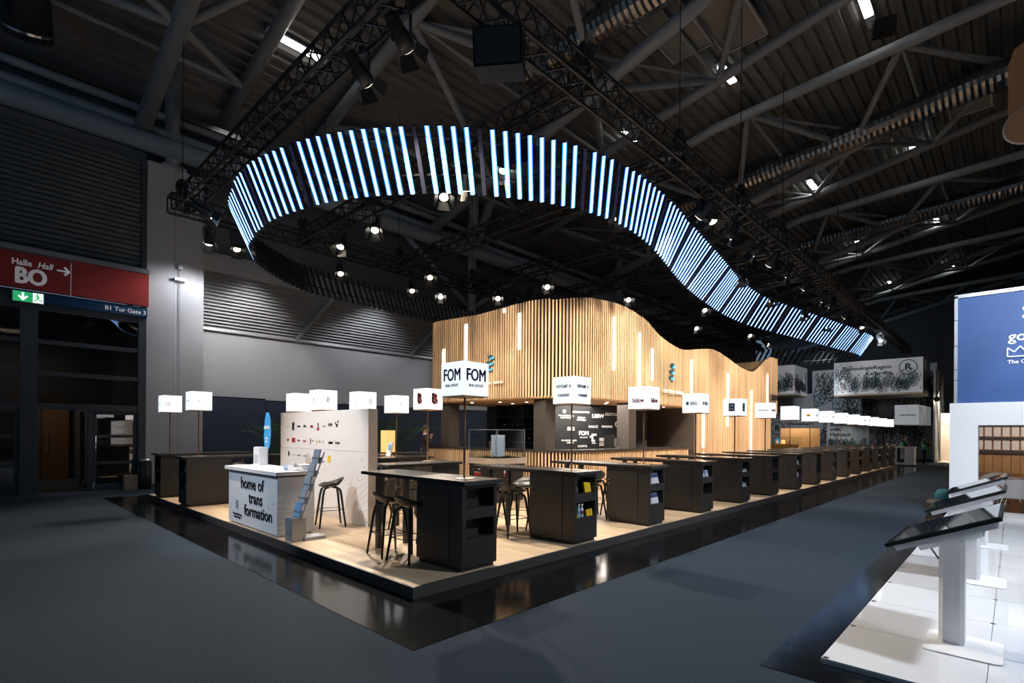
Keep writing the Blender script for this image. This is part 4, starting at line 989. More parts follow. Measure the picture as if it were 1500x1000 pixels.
hk = thing('hand_tag', 'white rounded tag hanging in the upper niche of the second table', 'tag', (T2 - .21, YN - .05, P + .78)); MB().box(-.015, .015, -.004, .004, 0, .09).build('tag_plate', white_mt, hk)
mag = mat('magazine_cover', (.68, .66, .68), .3, var=.5, scale=14)
for z, r_ in ((.39, 'lower'), (.76, 'upper')):
    for k, dx in enumerate((-.17, -.05, .09)):
        if k == 2 : dx = .08
        leaflet(T3 + dx, YN - .02, P + z, .13 if k else .09, .20, mag, 'glossy magazine in the %s niche of the third table, %s' % (r_, ('left', 'middle', 'right')[k]), cover=ink_bl)
for k, dx in enumerate((-.13, .06)): leaflet(T4 + dx, YN - .02, P + .76, .14, .14, mag, 'white leaflets in the upper niche of the fourth table, ' + ('left', 'right')[k], cover=bluepaper)
for k, dx in enumerate((-.17, -.07, .03, .13)): leaflet(T5 + dx, YN - .02, P + .76, .08, .07, white_mt, 'small white card stack in the upper niche of the fifth table, ' + ('first', 'second', 'third', 'fourth')[k], cover=ink)
for k, dx in enumerate((-.03, .1)): leaflet(T5 + dx, YN - .02, P + .39, .07, .12 - .03 * k, white_mt, 'white leaflet box in the lower niche of the fifth table, ' + ('left', 'right')[k], cover=bluepaper)
for i_, zz in ((6, .76), (6, .39), (8, .76), (8, .39)): leaflet(FX0 + SPX * i_, YN - .02, P + zz, .2, .13, white_mt if i_ == 6 or zz < .5 else tan_mt, 'leaflets in the %s niche of the %s table' % ('upper' if zz > .5 else 'lower', 'seventh' if i_ == 6 else 'ninth'))
leaflet(3.48, 13.42, P + .76, .12, .16, white_mt, 'leaflets in the upper niche of the second cabinet from the left', rz=-pi / 2); leaflet(3.48, 13.38, P + .39, .12, .15, mag, 'leaflets in the lower niche of the second cabinet from the left', rz=-pi / 2)
leaflet(3.48, 15.5, P + .76, .12, .15, greypaper, 'leaflets in the upper niche of the leftmost cabinet', rz=-pi / 2)

# ================================================================== WHITE DESK
dk_ = thing('reception_desk', 'white reception desk with contour line print and large black slogan', 'desk', (3.46, 8.41, P))
MB().box(3.48, 4.03, 8.43, 10.54, P, P + .03).build('plinth', white_mt, dk_, off=True)
MB().box(3.45, 4.06, 8.41, 10.58, P + .03, 1.075).build('body', desk_pr, dk_, off=True)
MB().box(3.40, 4.10, 8.34, 10.66, 1.105, 1.165).build('desk_top', white_mt, dk_, off=True)
MB().box(3.47, 4.04, 8.44, 10.55, 1.075, 1.105).build('shadow_gap', black_pl, dk_, off=True)
MB().box(3.50, 3.60, 10.57, 10.60, P, 1.0).build('rear_edge', anthracite, dk_, off=True)
text('home of', .27, ink, dk_, (3.445, 9.455, .81), FX, .007, 1.12, off=True, base='BOTTOM_BASELINE'); text('trans', .27, ink, dk_, (3.445, 9.285, .575), FX, .007, 1.09, off=True, base='BOTTOM_BASELINE'); text('formation', .27, ink, dk_, (3.445, 9.19, .345), FX, .007, 1.12, off=True, base='BOTTOM_BASELINE')
emb = bpy.data.objects.new('emblem', MB().box(0, .001, 0, .001, 0, .001).mesh('emblem', ink_bl)); COL.objects.link(emb); emb.parent = dk_; emb.location = (-.02, 1.72, .44 - P)
for k in range(3):
    for sx, m_ in ((-1, ink_bl), (1, mat('desk_blue', (.03, .15, .42), .5, var=.05))):
        u = -k * .006 + sx * .028; z = .10 - k * .05 + (-.018 if sx > 0 else 0)
        MB().add([(0, -(u - .035), z), (0, -(u + .03), z + .008), (0, -(u + .038), z + .03), (0, -(u - .028), z + .022)], [(0, 1, 2, 3)]).build('emblem_bar', m_, emb)
text('Wirtschaftsförderung\nRegion Stuttgart', .050, ink, dk_, (3.445, 10.12, .29), FX, .001, off=True)
lf = thing('leaflet_fan', 'row of small blue patterned cards on the desk', 'cards', (3.75, 8.62, 1.165))
for k in range(6): MB().cbox((0, .03 * k, .05), (.11, .006, .10), Matrix.Rotation(-.5, 3, 'X')).build('card', bluepaper if k % 2 else white_mt, lf)
bw = thing('white_bowl', 'white bowl on the right end of the desk', 'bowl', (3.98, 8.52, 1.165)); MB().lathe([(.05, 0), (.06, .005), (.115, .085), (.125, .10), (.115, .10), (.055, .015), (.01, .012)], 24).build('bowl_shell', white_mt, bw, smooth=True)
bg = thing('clear_bag', 'crumpled clear bag on the desk beside the bowl', 'bag', (3.86, 8.75, 1.165)); MB().lathe([(.02, 0), (.09, .01), (.10, .05), (.06, .10), (.02, .13)], 9).build('bag_film', glass_mat('film', (.8, .85, .9), .2, .35), bg)
sn = thing('snack_pack', 'small red and white snack packet on the desk', 'packet', (3.80, 8.47, 1.165)); MB().cbox((0, 0, .02), (.08, .11, .03), Matrix.Rotation(.4, 3, 'Z')).build('wrapper', white_mt, sn); MB().cbox((0, 0, .037), (.05, .06, .003), Matrix.Rotation(.4, 3, 'Z')).build('red_print', ink_rd, sn)
pl = thing('desk_disc', 'small flat white disc on the left part of the desk top', 'disc', (3.85, 9.75, 1.165)); MB().lathe([(.09, 0), (.09, .008), (.07, .012)], 24).build('disc_body', white_mt, pl)
ds = thing('disinfectant_dispenser', 'white wall-type dispenser box standing at the left end of the desk', 'dispenser', (3.95, 10.45, 1.165))
MB().box(-.07, .07, -.16, .12, 0, .33).build('housing', white_mt, ds); MB().box(-.075, -.07, -.12, .08, .04, .20).build('front_cover', mat('pale_grey_plastic', (.5, .52, .55), .35, var=.03), ds); MB().box(-.065, .065, -.14, .1, .33, .345).build('lid', white_mt, ds)
pd = thing('paddle_sign', 'tall pointed light blue sign with white writing standing behind the dispenser', 'sign', (4.02, 10.28, 1.165))
mb = MB(); po = [(-.13, .38), (-.15, .55), (-.12, .85), (-.05, 1.0), (.05, 1.0), (.14, .85), (.16, .62), (.11, .38), (.04, .30), (-.03, .30)]
mb.add([(0, -u, z) for u, z in po] + [(.01, -u, z) for u, z in po], [tuple(range(10)), tuple(range(19, 9, -1))] + [(i, (i + 1) % 10, 10 + (i + 1) % 10, 10 + i) for i in range(10)]).build('sign_plate', mat('sign_blue', (.06, .36, .72), .5, var=.03), pd)
MB().tube((.005, 0, 0), (.005, 0, .4), .012).build('post', alu, pd); text('danke', .11, white_tx, pd, (-.006, 0, .72), (pi / 2, 0, -pi / 2), .002); text('bitte\nhier', .06, white_tx, pd, (-.006, 0, .48), FX, .002)
# ------------------------------------------------------------------ leaflet rack
rk = thing('leaflet_rack', 'grey cascading leaflet rack leaning beside the white desk', 'leaflet rack', (3.48, 8.0, P))
rack_m = mat('rack_silver', (.36, .39, .43), .35, .5, var=.06)
MB().box(-.02, .20, -.12, .13, 0, .36).build('base_box', rack_m, rk); MB().box(.16, .50, -.16, .10, 0, .05).build('foot', rack_m, rk)
for sy in (-.12, .11): MB().tube((.10, sy, .30), (.46, sy - .05, 1.36), .010, n=6).build('side_rail', rack_m, rk)
cols = [bluepaper, greypaper, greypaper, greypaper, greypaper]
for k in range(5):
    z0 = .36 + k * .205; x0 = .10 + k * .068
    pk = MB().box(x0, x0 + .05, -.12 - k * .01, .11 - k * .01, z0, z0 + .10).build('pocket', rack_m, rk)
    MB().cbox((x0 + .02, -.005 - k * .01, z0 + .115), (.02, .20, .21), Matrix.Rotation(.2, 3, 'Y')).build('leaflet', cols[k], pk)
# ------------------------------------------------------------------ partition wall with logos
pw = thing('logo_partition', 'white partition wall printed with small logos and contour lines', 'partition wall', (5.02, 10.1, P))
MB().box(-.05, .13, -1.85, 1.85, 0, 2.09).build('panel', part_pr, pw); MB().box(-.052, .132, -1.852, -1.84, 0, 2.092).build('end_strip', beige, pw)
part_face = -.053
def plogo(y, z, w_, h_, m_):
    MB().box(part_face - .001, part_face, y - w_ / 2 - 10.1, y + w_ / 2 - 10.1, z - h_ / 2 - P, z + h_ / 2 - P).build('printed_logo', m_, pw)
def ptxt(s, sz, y, z, m_): text(s, sz, m_, pw, (part_face - .002, y - 10.1, z - P), FX, .001, name='printed_logo')
r1 = [11.57, 11.3, 11.0, 10.73, 10.42, 10.15, 9.9, 9.64, 9.38]
ptxt('——', .06, 11.57, 1.92, ink_gy); plogo(11.3, 1.92, .10, .17, ink); plogo(11.3, 1.94, .05, .07, mat('mark_b2', (.05, .15, .4), .5, var=.05)); ptxt('aurelis', .06, 11.02, 1.92, ink); plogo(10.76, 1.92, .09, .05, ink); ptxt('ag', .05, 10.66, 1.92, ink_or)
ptxt('BBG', .07, 10.42, 1.91, ink_rd); plogo(10.15, 1.86, .11, .06, ink_rd); ptxt('|||', .09, 10.15, 1.95, ink_gy); ptxt('—▪', .09, 9.9, 1.92, ink); ptxt('FOM', .08, 9.64, 1.94, ink); plogo(9.38, 1.93, .07, .06, ink); plogo(9.34, 2.0, .04, .04, ink); plogo(9.44, 1.97, .03, .05, ink)
ptxt('BWI', .055, 11.55, 1.62, ink_rd); plogo(11.28, 1.62, .17, .10, ink_rd); ptxt('Region', .05, 11.02, 1.62, ink_rd); ptxt('Region', .05, 10.74, 1.61, ink_rd); plogo(10.48, 1.61, .04, .12, ink_rd); ptxt('krbg', .04, 10.38, 1.62, ink_gy); plogo(10.2, 1.60, .04, .10, ink_yl); ptxt('kultur', .04, 10.07, 1.61, ink_gy); ptxt('C', .09, 9.92, 1.6, ink_gy); ptxt('LBBW', .07, 9.62, 1.59, ink); ptxt('PORSCH', .055, 9.35, 1.59, ink) if 0 else ptxt('SCHUR', .055, 9.35, 1.59, ink)
ptxt('B', .15, 11.5, 1.32, ink); ptxt('— — —', .05, 11.23, 1.31, ink_gy); ptxt('LUDWIG', .045, 11.0, 1.3, ink_gy); ptxt('bülow', .055, 10.72, 1.3, ink_gy); ptxt('▮', .08, 9.95, 1.3, ink_bl); ptxt('Region', .045, 9.93, 1.22, ink_gy); plogo(9.67, 1.27, .11, .14, ink_yl)
MB().box(part_face - .001, part_face, -1.85, 1.85, 1.32 + .0, 1.324).build('panel_joint', ink_gy, pw)
# ------------------------------------------------------------------ model in the glass case
mc = thing('model_case', 'architectural tower model under a glass case on a dark plinth with red labels', 'display case', (8.75, 8.87, P))
MB().box(0.03, 1.0, .03, .97, 0, .87).build('plinth', anthracite, mc); MB().box(-.03, 1.03, -.03, 1.0, .92, 1.06).build('model_tray', beige, mc); MB().box(.0, 1.0, 0, .97, .87, .92).build('shadow_gap', black_pl, mc)
ga = MB(); 
for a_ in ((0, 0), (1.0, 0), (1.0, .96), (0, .96)): ga.box(a_[0] - .006, a_[0] + .006, a_[1] - .006, a_[1] + .006, 1.06, 1.75)
for a_, b_ in (((0, 0), (1, 0)), ((1, 0), (1, .96)), ((1, .96), (0, .96)), ((0, .96), (0, 0))): ga.tube((*a_, 1.75), (*b_, 1.75), .008, n=4)
ga.build('edge_profile', steel, mc)
MB().box(0, 1.0, -.002, .002, 1.06, 1.75).box(-.002, .002, 0, .96, 1.06, 1.75).build('glass_pane', glass, mc)
tw = MB(); tw.box(.42, .66, .36, .60, 1.07, 1.62)
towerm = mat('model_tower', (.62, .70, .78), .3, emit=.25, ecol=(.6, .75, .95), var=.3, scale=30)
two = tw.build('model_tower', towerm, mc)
for k in range(12): MB().box(.415, .665, .355, .605, 1.10 + k * .042, 1.106 + k * .042).build('storey', ink_gy, two)
tr = MB()
for k in range(60):
    x, y = rnd.uniform(.15, .9), rnd.uniform(.1, .85)
    if .38 < x < .7 and .3 < y < .64: continue
    tr.lathe([(.0, 0), (.02, .012), (.018, .03), (.0, .045)], 6, (x, y, 1.06))
tr.build('model_trees', green_mt, mc)['kind'] = 'stuff'
MB().box(.05, .95, .05, .9, 1.06, 1.068).build('model_ground', mat('model_ground', (.05, .06, .05), .8, var=.3), mc)
for a_ in ('X', 'Y'):
    if a_ == 'X': q = MB().box(.024, .03, .55, .78, .62, .80); r = MB().box(.022, .024, .55, .78, .62, .70); tx = text('▟▙▟', .10, ink, mc, (.021, .66, .76), FX)
    else: q = MB().box(.3, .53, .024, .03, .62, .80); r = MB().box(.3, .53, .022, .024, .62, .70)
    q.build('label_plate', white_mt, mc); r.build('label_red_field', ink_rd, mc)
cd = thing('tilted_card', 'white card with blue picture standing tilted on the table behind the lamp lettered B', 'card', (7.05, 10.75, P + 1.10))
MB().cbox((0, 0, .17), (.02, .20, .34), Matrix.Rotation(.25, 3, 'Y')).build('card_sheet', white_mt, cd); MB().cbox((-.012, 0, .22), (.004, .12, .12), Matrix.Rotation(.25, 3, 'Y')).build('picture', bluepaper, cd)
yl = thing('amber_lantern', 'glowing amber box lantern on a rear table right of the partition', 'lantern', (8.2, 12.6, P + 1.1))
MB().box(-.14, .14, -.14, .14, .02, .62).build('shade', amber, yl); MB().box(-.15, .15, -.15, .15, 0, .02).build('foot', black_pl, yl)
add_table(8.7, 12.55, pi / 2, 'black bar table at the rear carrying the amber lantern')
pp_ = thing('water_tap', 'x', 'tap', (5.6, 8.2, P + 1.1)) if 0 else None

# ------------------------------------------------------------------ palms
def palm(x, y, z, h, label, seed, ph=.45):
    r = random.Random(seed); t = thing('potted_palm', label, 'plant', (x, y, z))
    MB().lathe([(.16, 0), (.19, .02), (.24, ph - .05), (.25, ph), (.22, ph), (.21, ph - .06)], 20).build('pot', pot_mt, t, smooth=True)
    for k in range(16):
        a = k * 2.4; ln = h * r.uniform(.8, 1.1); el = r.uniform(1.05, 1.5); st_ = []
        for i in range(9):
            s_ = i / 8; rr = ln * s_ * cos(el) * (1 + .35 * s_); zz = ph - .05 + ln * s_ * sin(el) * (1 - .38 * s_ * s_)
            st_.append(Vector((rr * cos(a), rr * sin(a), zz)))
        mb = MB().path(st_, [.008 * (1 - .8 * i / 8) + .002 for i in range(9)], 4); sd = Vector((-sin(a), cos(a), 0))
        for i in range(2, 9):
            for f_ in (0, .5):
                if i == 8 and f_: continue
                p = st_[i] if not f_ else (st_[i] + st_[i + 1]) / 2; d = (st_[i] - st_[i - 1]).normalized()
                for s2 in (-1, 1):
                    L = .26 * sin(pi * (i / 9)) + .08; tip = p + (sd * s2 * .8 + d * .7).normalized() * L + Vector((0, 0, -.06)); w2 = d * .018
                    mid = (p + tip) / 2 + Vector((0, 0, .015))
                    mb.add([p, mid + w2, tip, mid - w2], [(0, 1, 2), (0, 2, 3)])
        mb.build('frond', green_mt, t)
    return t
palm(10.1, 15.4, P, 2.6, 'green potted palm behind the lamp lettered B, beside the man in the suit', 3)
palm(7.75, 18.6, 0, 2.9, 'green potted palm in the gap left of the white partition', 5)

# ------------------------------------------------------------------ people
def person(label, loc, rz, joints, H_, cloth, parts_, name='person', group=None):
    """joints: dict of name->(pos, radius); edges list"""
    t = thing(name, label, 'person', loc, rz)
    J, Eg = joints
    names = list(J); me = bpy.data.meshes.new('sk'); me.from_pydata([J[n][0] for n in names], [(names.index(a), names.index(b)) for a, b in Eg], [])
    o = bpy.data.objects.new('body', me); COL.objects.link(o)
    sk = o.modifiers.new('s', 'SKIN'); 
    for i, n in enumerate(names):
        v = me.skin_vertices[0].data[i]; r = J[n][1]; v.radius = r if isinstance(r, tuple) else (r, r); v.use_root = (n == 'pelvis')
    ss = o.modifiers.new('u', 'SUBSURF'); ss.levels = 2; ss.render_levels = 2
    bpy.context.view_layer.update()
    m2 = bpy.data.meshes.new_from_object(o.evaluated_get(bpy.context.evaluated_depsgraph_get())); bpy.data.objects.remove(o)
    for mm in (skin_mt, cloth[0], cloth[1], black_pl): m2.materials.append(mm)
    for p in m2.polygons:
        c = p.center; p.use_smooth = True
        if c.z < .09: p.material_index = 3
        elif c.z < .92: p.material_index = 2
        elif c.z < 1.50 and not any((c - Vector(J[h][0])).length < .085 for h in ('handL', 'handR')): p.material_index = 1
        else: p.material_index = 0
    b = bpy.data.objects.new('body', m2); COL.objects.link(b); b.parent = t
    hd = Vector(J['head'][0])
    hm = MB(); S = 14; vs = []; fs = []
    for i in range(8):
        ph_ = pi * .5 * (1 - i / 7) - (.15 if i == 7 else 0)
        for k in range(S):
            a = 2 * pi * k / S; fr_ = 1 if cos(a) < .3 else .93
            vs.append((hd.x + .098 * cos(ph_) * cos(a) * fr_ - .012, hd.y + .085 * cos(ph_) * sin(a), hd.z + .03 + .105 * sin(ph_) - (.05 if i == 7 and cos(a) < .2 else 0)))
    fs = [(i * S + k, i * S + (k + 1) % S, (i + 1) * S + (k + 1) % S, (i + 1) * S + k) for i in range(7) for k in range(S)]
    hm.add(vs, fs).build('hair', hair_mt, t, smooth=True)
    MB().tube(hd + Vector((.085, 0, -.01)), hd + Vector((.115, 0, -.025)), .014, .008, n=6).build('nose', skin_mt, t, smooth=True)
    ey = MB()
    for sy in (-1, 1): ey.lathe([(.0, -.008), (.008, 0), (.0, .008)], 6, (hd.x + .088, hd.y + sy * .03, hd.z + .015))
    ey.build('eyes', ink, t); MB().box(hd.x + .088, hd.x + .094, hd.y - .022, hd.y + .022, hd.z - .055, hd.z - .048).build('mouth', ink_rd, t)
    er = MB()
    for sy in (-1, 1): er.cbox((hd.x, hd.y + sy * .085, hd.z), (.035, .014, .055))
    er.build('ears', skin_mt, t)
    for side in ('L', 'R'):
        hnd = Vector(J['hand' + side][0]); wr_ = Vector(J['elb' + side][0]); d = (hnd - wr_).normalized(); sdv = d.cross(Vector((0, 0, 1))) if abs(d.z) < .9 else Vector((0, 1, 0)); sdv.normalize()
        fm = MB()
        for k in range(4):
            p = hnd + d * .03 + sdv * (k - 1.5) * .018; q = p + d * (.05, .058, .054, .042)[k]; e_ = q + (d + Vector((.3, 0, -.3))).normalized() * .028
            fm.path([p, q, e_], [.009, .009, .007], 6)
        p = hnd + sdv * -.03; fm.path([p, p + (d - sdv * .8).normalized() * .035, p + (d * 1.2 - sdv * .5).normalized() * .06], [.010, .010, .008], 6)
        fm.build('fingers', skin_mt, t, smooth=True)
    return t
EG = [('pelvis', 'belly'), ('belly', 'chest'), ('chest', 'neck0'), ('neck0', 'neck'), ('neck', 'head'), ('head', 'crown'), ('chest', 'shL'), ('chest', 'shR'), ('shL', 'elbL'), ('shR', 'elbR'), ('elbL', 'handL'), ('elbR', 'handR'), ('pelvis', 'hipL'), ('pelvis', 'hipR'), ('hipL', 'kneL'), ('hipR', 'kneR'), ('kneL', 'ankL'), ('kneR', 'ankR'), ('ankL', 'toeL'), ('ankR', 'toeR')]
def stand_pose(lean=0, elbL=(0.02, .25, 1.10), handL=(.10, .22, .85), elbR=(0.02, -.25, 1.10), handR=(.10, -.22, .85), dz=0):
    return {'pelvis': ((0, 0, .95), (.13, .11)), 'belly': ((lean * .3, 0, 1.12), (.12, .10)), 'chest': ((lean * .7, 0, 1.34), (.15, .11)), 'neck0': ((lean * .9, 0, 1.49), .06), 'neck': ((lean, 0, 1.55), .05), 'head': ((lean + .02, 0, 1.67), (.085, .095)), 'crown': ((lean + .01, 0, 1.76), .06),
            'shL': ((lean * .8, .19, 1.42), .065), 'shR': ((lean * .8, -.19, 1.42), .065), 'elbL': (elbL, .045), 'elbR': (elbR, .045), 'handL': (handL, .032), 'handR': (handR, .032),
            'hipL': ((0, .09, .88), .095), 'hipR': ((0, -.09, .88), .095), 'kneL': ((.02, .10, .48), .06), 'kneR': ((.0, -.10, .48), .06), 'ankL': ((-.02, .11, .08), .042), 'ankR': ((-.03, -.11, .08), .042), 'toeL': ((.14, .12, .035), .03), 'toeR': ((.13, -.13, .035), .03)}
pj = stand_pose(0, elbR=(.16, -.24, 1.22), handR=(.20, -.10, 1.44), elbL=(.02, .26, 1.10), handL=(.14, .2, .95))
man = person('man in a dark suit standing behind the tables, seen from the side', (10.6, 14.1, P), -pi / 4 + .1, (pj, EG), 1.8, (suit_mt, suit_mt), None); man.scale = (1.05, 1.05, 1.06)
MB().lathe([(.062, 1.50), (.058, 1.56), (.052, 1.56)], 12).build('shirt_collar', white_mt, man)
wj = stand_pose(.35, elbR=(.42, -.22, 1.12), handR=(.66, -.12, 1.10), elbL=(.42, .22, 1.12), handL=(.66, .12, 1.10))
w1 = person('worker in green hi-vis vest leaning over the white counter', (41.6, 5.35, 0), -pi / 2, (wj, EG), 1.75, (suit_mt, suit_mt), None)
wj2 = stand_pose(0, elbR=(.20, -.24, 1.2), handR=(.28, -.12, 1.40), elbL=(.18, .25, 1.15), handL=(.34, .12, 1.25))
w2_ = person('worker in green hi-vis vest standing right of the white counter', (40.6, 3.95, 0), -pi / 2, (wj2, EG), 1.75, (suit_mt, suit_mt), None)
def vest(t, lean):
    mb = MB(); S = 16; pr_ = [(.145, .165, .95), (.135, .16, 1.1), (.15, .185, 1.25), (.155, .20, 1.38), (.10, .15, 1.47)]
    vs = [(a * cos(2 * pi * k / S) + lean * (z - .95) * 1.25, b * sin(2 * pi * k / S), z) for a, b, z in pr_ for k in range(S)]
    mb.add(vs, [(i * S + k, i * S + (k + 1) % S, (i + 1) * S + (k + 1) % S, (i + 1) * S + k) for i in range(4) for k in range(S)]); v = mb.build('vest', hivis, t, smooth=True)
    mb = MB(); vs = [(.152 * cos(2 * pi * k / S) + lean * (z - .95) * 1.25, .178 * sin(2 * pi * k / S), z) for z in (1.13, 1.18) for k in range(S)]
    mb.add(vs, [(k, (k + 1) % S, S + (k + 1) % S, S + k) for k in range(S)]).build('reflective_band', refl, v)
vest(w1, .55); vest(w2_, 0)

# ================================================================== RIGHT-HAND DEMO STAND
wf = thing('demo_floor', 'raised glossy white tile floor of the demo stand at right', 'platform', (4.72, 1.10, 0))
MB().box(4.72, 16.6, -4.0, 1.10, .006, .034).build('base_frame', alu, wf, off=True)
tm = MB().box(.0025, .9965, .0025, .9655, 0, .016).mesh('tile', white_gl)
dot = MB().lathe([(.022, 0), (.022, .0015)], 10).mesh('connector', black_pl)
for i in range(12):
    for j in range(5):
        if 4.72 + i >= 16.6: continue
        part('tile', tm, wf, loc=(i * 1.0, -(j + 1) * .968, .034))
        part('connector', dot, wf, loc=(i * 1.0 + (.03 if i == 0 else 0), -j * .968 - (.03 if j == 0 else 0), .050))
def kiosk(x, nm):
    k = thing('touch_kiosk', nm, 'touch kiosk', (x, .05, .05))
    # local: x across, y depth
    b = MB(); po = []
    for cx_, cy_, a0 in ((.55, .45, 0), (.05, .45, pi / 2), (.05, .05, pi), (.55, .05, 1.5 * pi)):
        for q in range(5): t = a0 + q / 4 * pi / 2; po.append((cx_ + .05 * cos(t), cy_ + .05 * sin(t)))
    b.prism(po, 0, .012).build('base_plate', white_mt, k)
    b = MB().prism([(.27, .27), (.30, .24), (.47, .24), (.50, .27), (.50, .38), (.47, .41), (.30, .41), (.27, .38)], .012, .88); b.build('pillar', white_mt, k)
    sl = math.atan2(.31, .72); cx_, cy_, cz_ = .58, .37, 1.0 - .05
    Rm = Matrix.Rotation(-sl, 3, 'X'); c0 = Vector((cx_, cy_, cz_))
    MB().cbox(c0 + Rm @ Vector((0, 0, -.012)), (1.06, .70, .055), Rm).build('display_housing', white_mt, k)
    MB().cbox(c0 + Rm @ Vector((0, 0, .026)), (1.16, .80, .032), Rm).build('display_bezel', black_pl, k)
    MB().cbox(c0 + Rm @ Vector((0, 0, .044)), (1.13, .77, .005), Rm).build('display_glass', screenbl, k)
    MB().cbox(c0 + Rm @ Vector((-.05, 0, -.06)), (.50, .45, .09), Rm).build('mounting_box', white_mt, k)
    MB().path([c0 + Vector((.1, .1, -.1)), c0 + Vector((.0, .12, -.2)), Vector((.38, .42, .70))], .008, 5).build('cable', black_pl, k)
    return k
kiosk(5.5, 'white pillar kiosk with tilted touch display, nearest the camera'); kiosk(8.28, 'white pillar kiosk with tilted touch display, middle one'); kiosk(11.05, 'white pillar kiosk with tilted touch display, farthest by the white portal')
# portal and blue board
po = thing('white_portal', 'white portal frame of the demo stand under the blue board', 'portal', (16.0, 1.07, .05))
MB().box(16.0, 16.6, .59, 1.09, .05, 2.06).build('post', white_mt, po, off=True); MB().box(16.0, 16.6, -4, 1.09, 2.06, 2.57).build('lintel', white_mt, po, off=True); MB().box(16.0, 16.6, -4.0, -2.6, .05, 2.06).build('post', white_mt, po, off=True)
bb_ = thing('blue_board', 'large blue sponsor board with white lettering and crown logo', 'sign board', (16.1, .97, 2.57))
MB().box(16.12, 16.3, -4, .96, 2.57, 5.02).build('board', bluebrd, bb_, off=True)
MB().box(16.06, 16.34, .96, 1.02, 2.57, 5.07).box(16.06, 16.34, -4, 1.02, 5.02, 5.10).build('aluminium_frame', alu, bb_, off=True)
for z in (3.1, 3.35, 3.9, 4.5): MB().box(16.05, 16.06, .955, 1.025, z, z + .012).build('frame_joint', ink, bb_, off=True)
text('gothenburg', .30, white_tx, bb_, (16.11, .10, 4.02), FX, .006, align='LEFT', off=True); text('STOCKHOLM', .42, white_tx, bb_, (16.11, -.115, 4.53), FX, .01, align='LEFT', off=True)
text('The Capital of Scandinavia', .115, white_tx, bb_, (16.11, .11, 3.46), FX, .003, align='LEFT', off=True)
cr = MB(); pts = [(.11, 3.58), (.11, 3.78), (.0, 3.68), (-.09, 3.80), (-.18, 3.68), (-.29, 3.78), (-.29, 3.58), (.11, 3.58)]
for a_, b_ in zip(pts, pts[1:]): cr.tube((16.10, a_[0], a_[1]), (16.10, b_[0], b_[1]), .016, n=4)
cr.build('crown_logo', white_tx, bb_, off=True)
# room behind the portal: picture wall, table, chair
spot((17.6, -1.0, 3.4), (20.3, .3, 1.3), 420, 75, (1, .9, .8), .15)  # added fill lights for the printed panes and the chair
spot((15.2, -1.6, 5.6), (17.0, .2, .5), 420, 50, COOL, .15)
pwall = thing('picture_wall', 'brown photo wall showing shelves with lit window panes', 'picture wall', (20.6, .9, 0))
MB().box(20.6, 20.7, -.35, .92, 0.0, 2.75).build('backdrop', mat('brown_photo', (.20, .085, .03), .6, var=.7, scale=2.5), pwall, off=True)
for r in range(4):
    for c in range(6):
        if r < 3: MB().box(20.58, 20.6, .80 - c * .19 - .15, .80 - c * .19, 1.42 + r * .38, 1.42 + r * .38 + .27).build('printed_pane', mat('pane_print', (.60, .52, .47), .6, var=.25, scale=3), pwall, off=True)
        else: MB().box(20.585, 20.6, .80 - c * .19 - .17, .80 - c * .19, .75, 1.25).build('printed_board', mat('board_print', (.34, .17, .06), .6, var=.5, scale=3), pwall, off=True)
for z in (1.30, 1.69, 2.07): MB().box(20.56, 20.6, -.33, .9, z, z + .09).build('printed_shelf', mat('shelf_print', (.03, .022, .02), .6, var=.2), pwall, off=True)
MB().box(20.55, 20.6, -.40, -.33, .6, 2.6).build('printed_post', mat('post_print', (.22, .08, .03), .6, var=.3), pwall, off=True)
gw = MB().box(20.9, 21.0, -6, -.3, 0, 2.9); struct('wall_booth', gw, wall_gr)
tb = thing('meeting_table', 'white meeting table with steel leg inside the portal', 'table', (17.6, .25, 0))
MB().box(-.2, .9, -.9, .12, .72, .76).build('table_top', white_mt, tb); 
for q in ((-.12, .04), (-.12, -.8), (.8, .04), (.8, -.8)): MB().tube((*q, 0), (*q, .72), .02).build('leg', chrome, tb)
def armchair(x, y, rz, label):
    c = thing('shell_armchair', label, 'chair', (x, y, 0), rz)
    mb = MB(); vs = []; NU, NV = 14, 8
    for j in range(NV + 1):
        v = j / NV
        for i in range(NU + 1):
            u = i / NU; a = -pi * .62 + u * pi * 1.24; r = .30 + .02 * v
            hgt = .42 + .42 * v * (.55 + .45 * cos(a * .75) ** 2)
            vs.append((-r * cos(a) * (1 - .0 * v), r * sin(a), hgt))
    fs = [(j * (NU + 1) + i, j * (NU + 1) + i + 1, (j + 1) * (NU + 1) + i + 1, (j + 1) * (NU + 1) + i) for j in range(NV) for i in range(NU)]
    n = len(vs); vs2 = [(a * .90, b * .90, z) for a, b, z in vs]
    mb.add(vs + vs2, fs + [tuple(n + q for q in f[::-1]) for f in fs]).build('backrest', leather, c, smooth=True)
    MB().lathe([(.0, .38), (.27, .385), (.30, .42), (.28, .47), (.0, .475)], 20).build('seat', leather, c, smooth=True)
    for sx in (-.2, .2):
        for sy in (-.2, .2): MB().tube((sx * .7, sy * .7, .39), (sx * 1.2, sy * 1.2, 0), .013).build('leg', chrome, c)
armchair(15.9 + .9, .00, .25, 'taupe shell armchair at the white table, nearest'); armchair(18.9, .35, pi - .2, 'brown shell armchair behind the white table')
bn = thing('teal_beanbag', 'small teal rounded stool beside the white portal post', 'stool', (18.3, 1.28, 0)); MB().lathe([(.2, 0), (.26, .05), (.27, .25), (.2, .36), (.05, .38)], 18).build('cushion', mat('teal_fabric', (.02, .20, .25), .8, var=.1), bn, smooth=True)
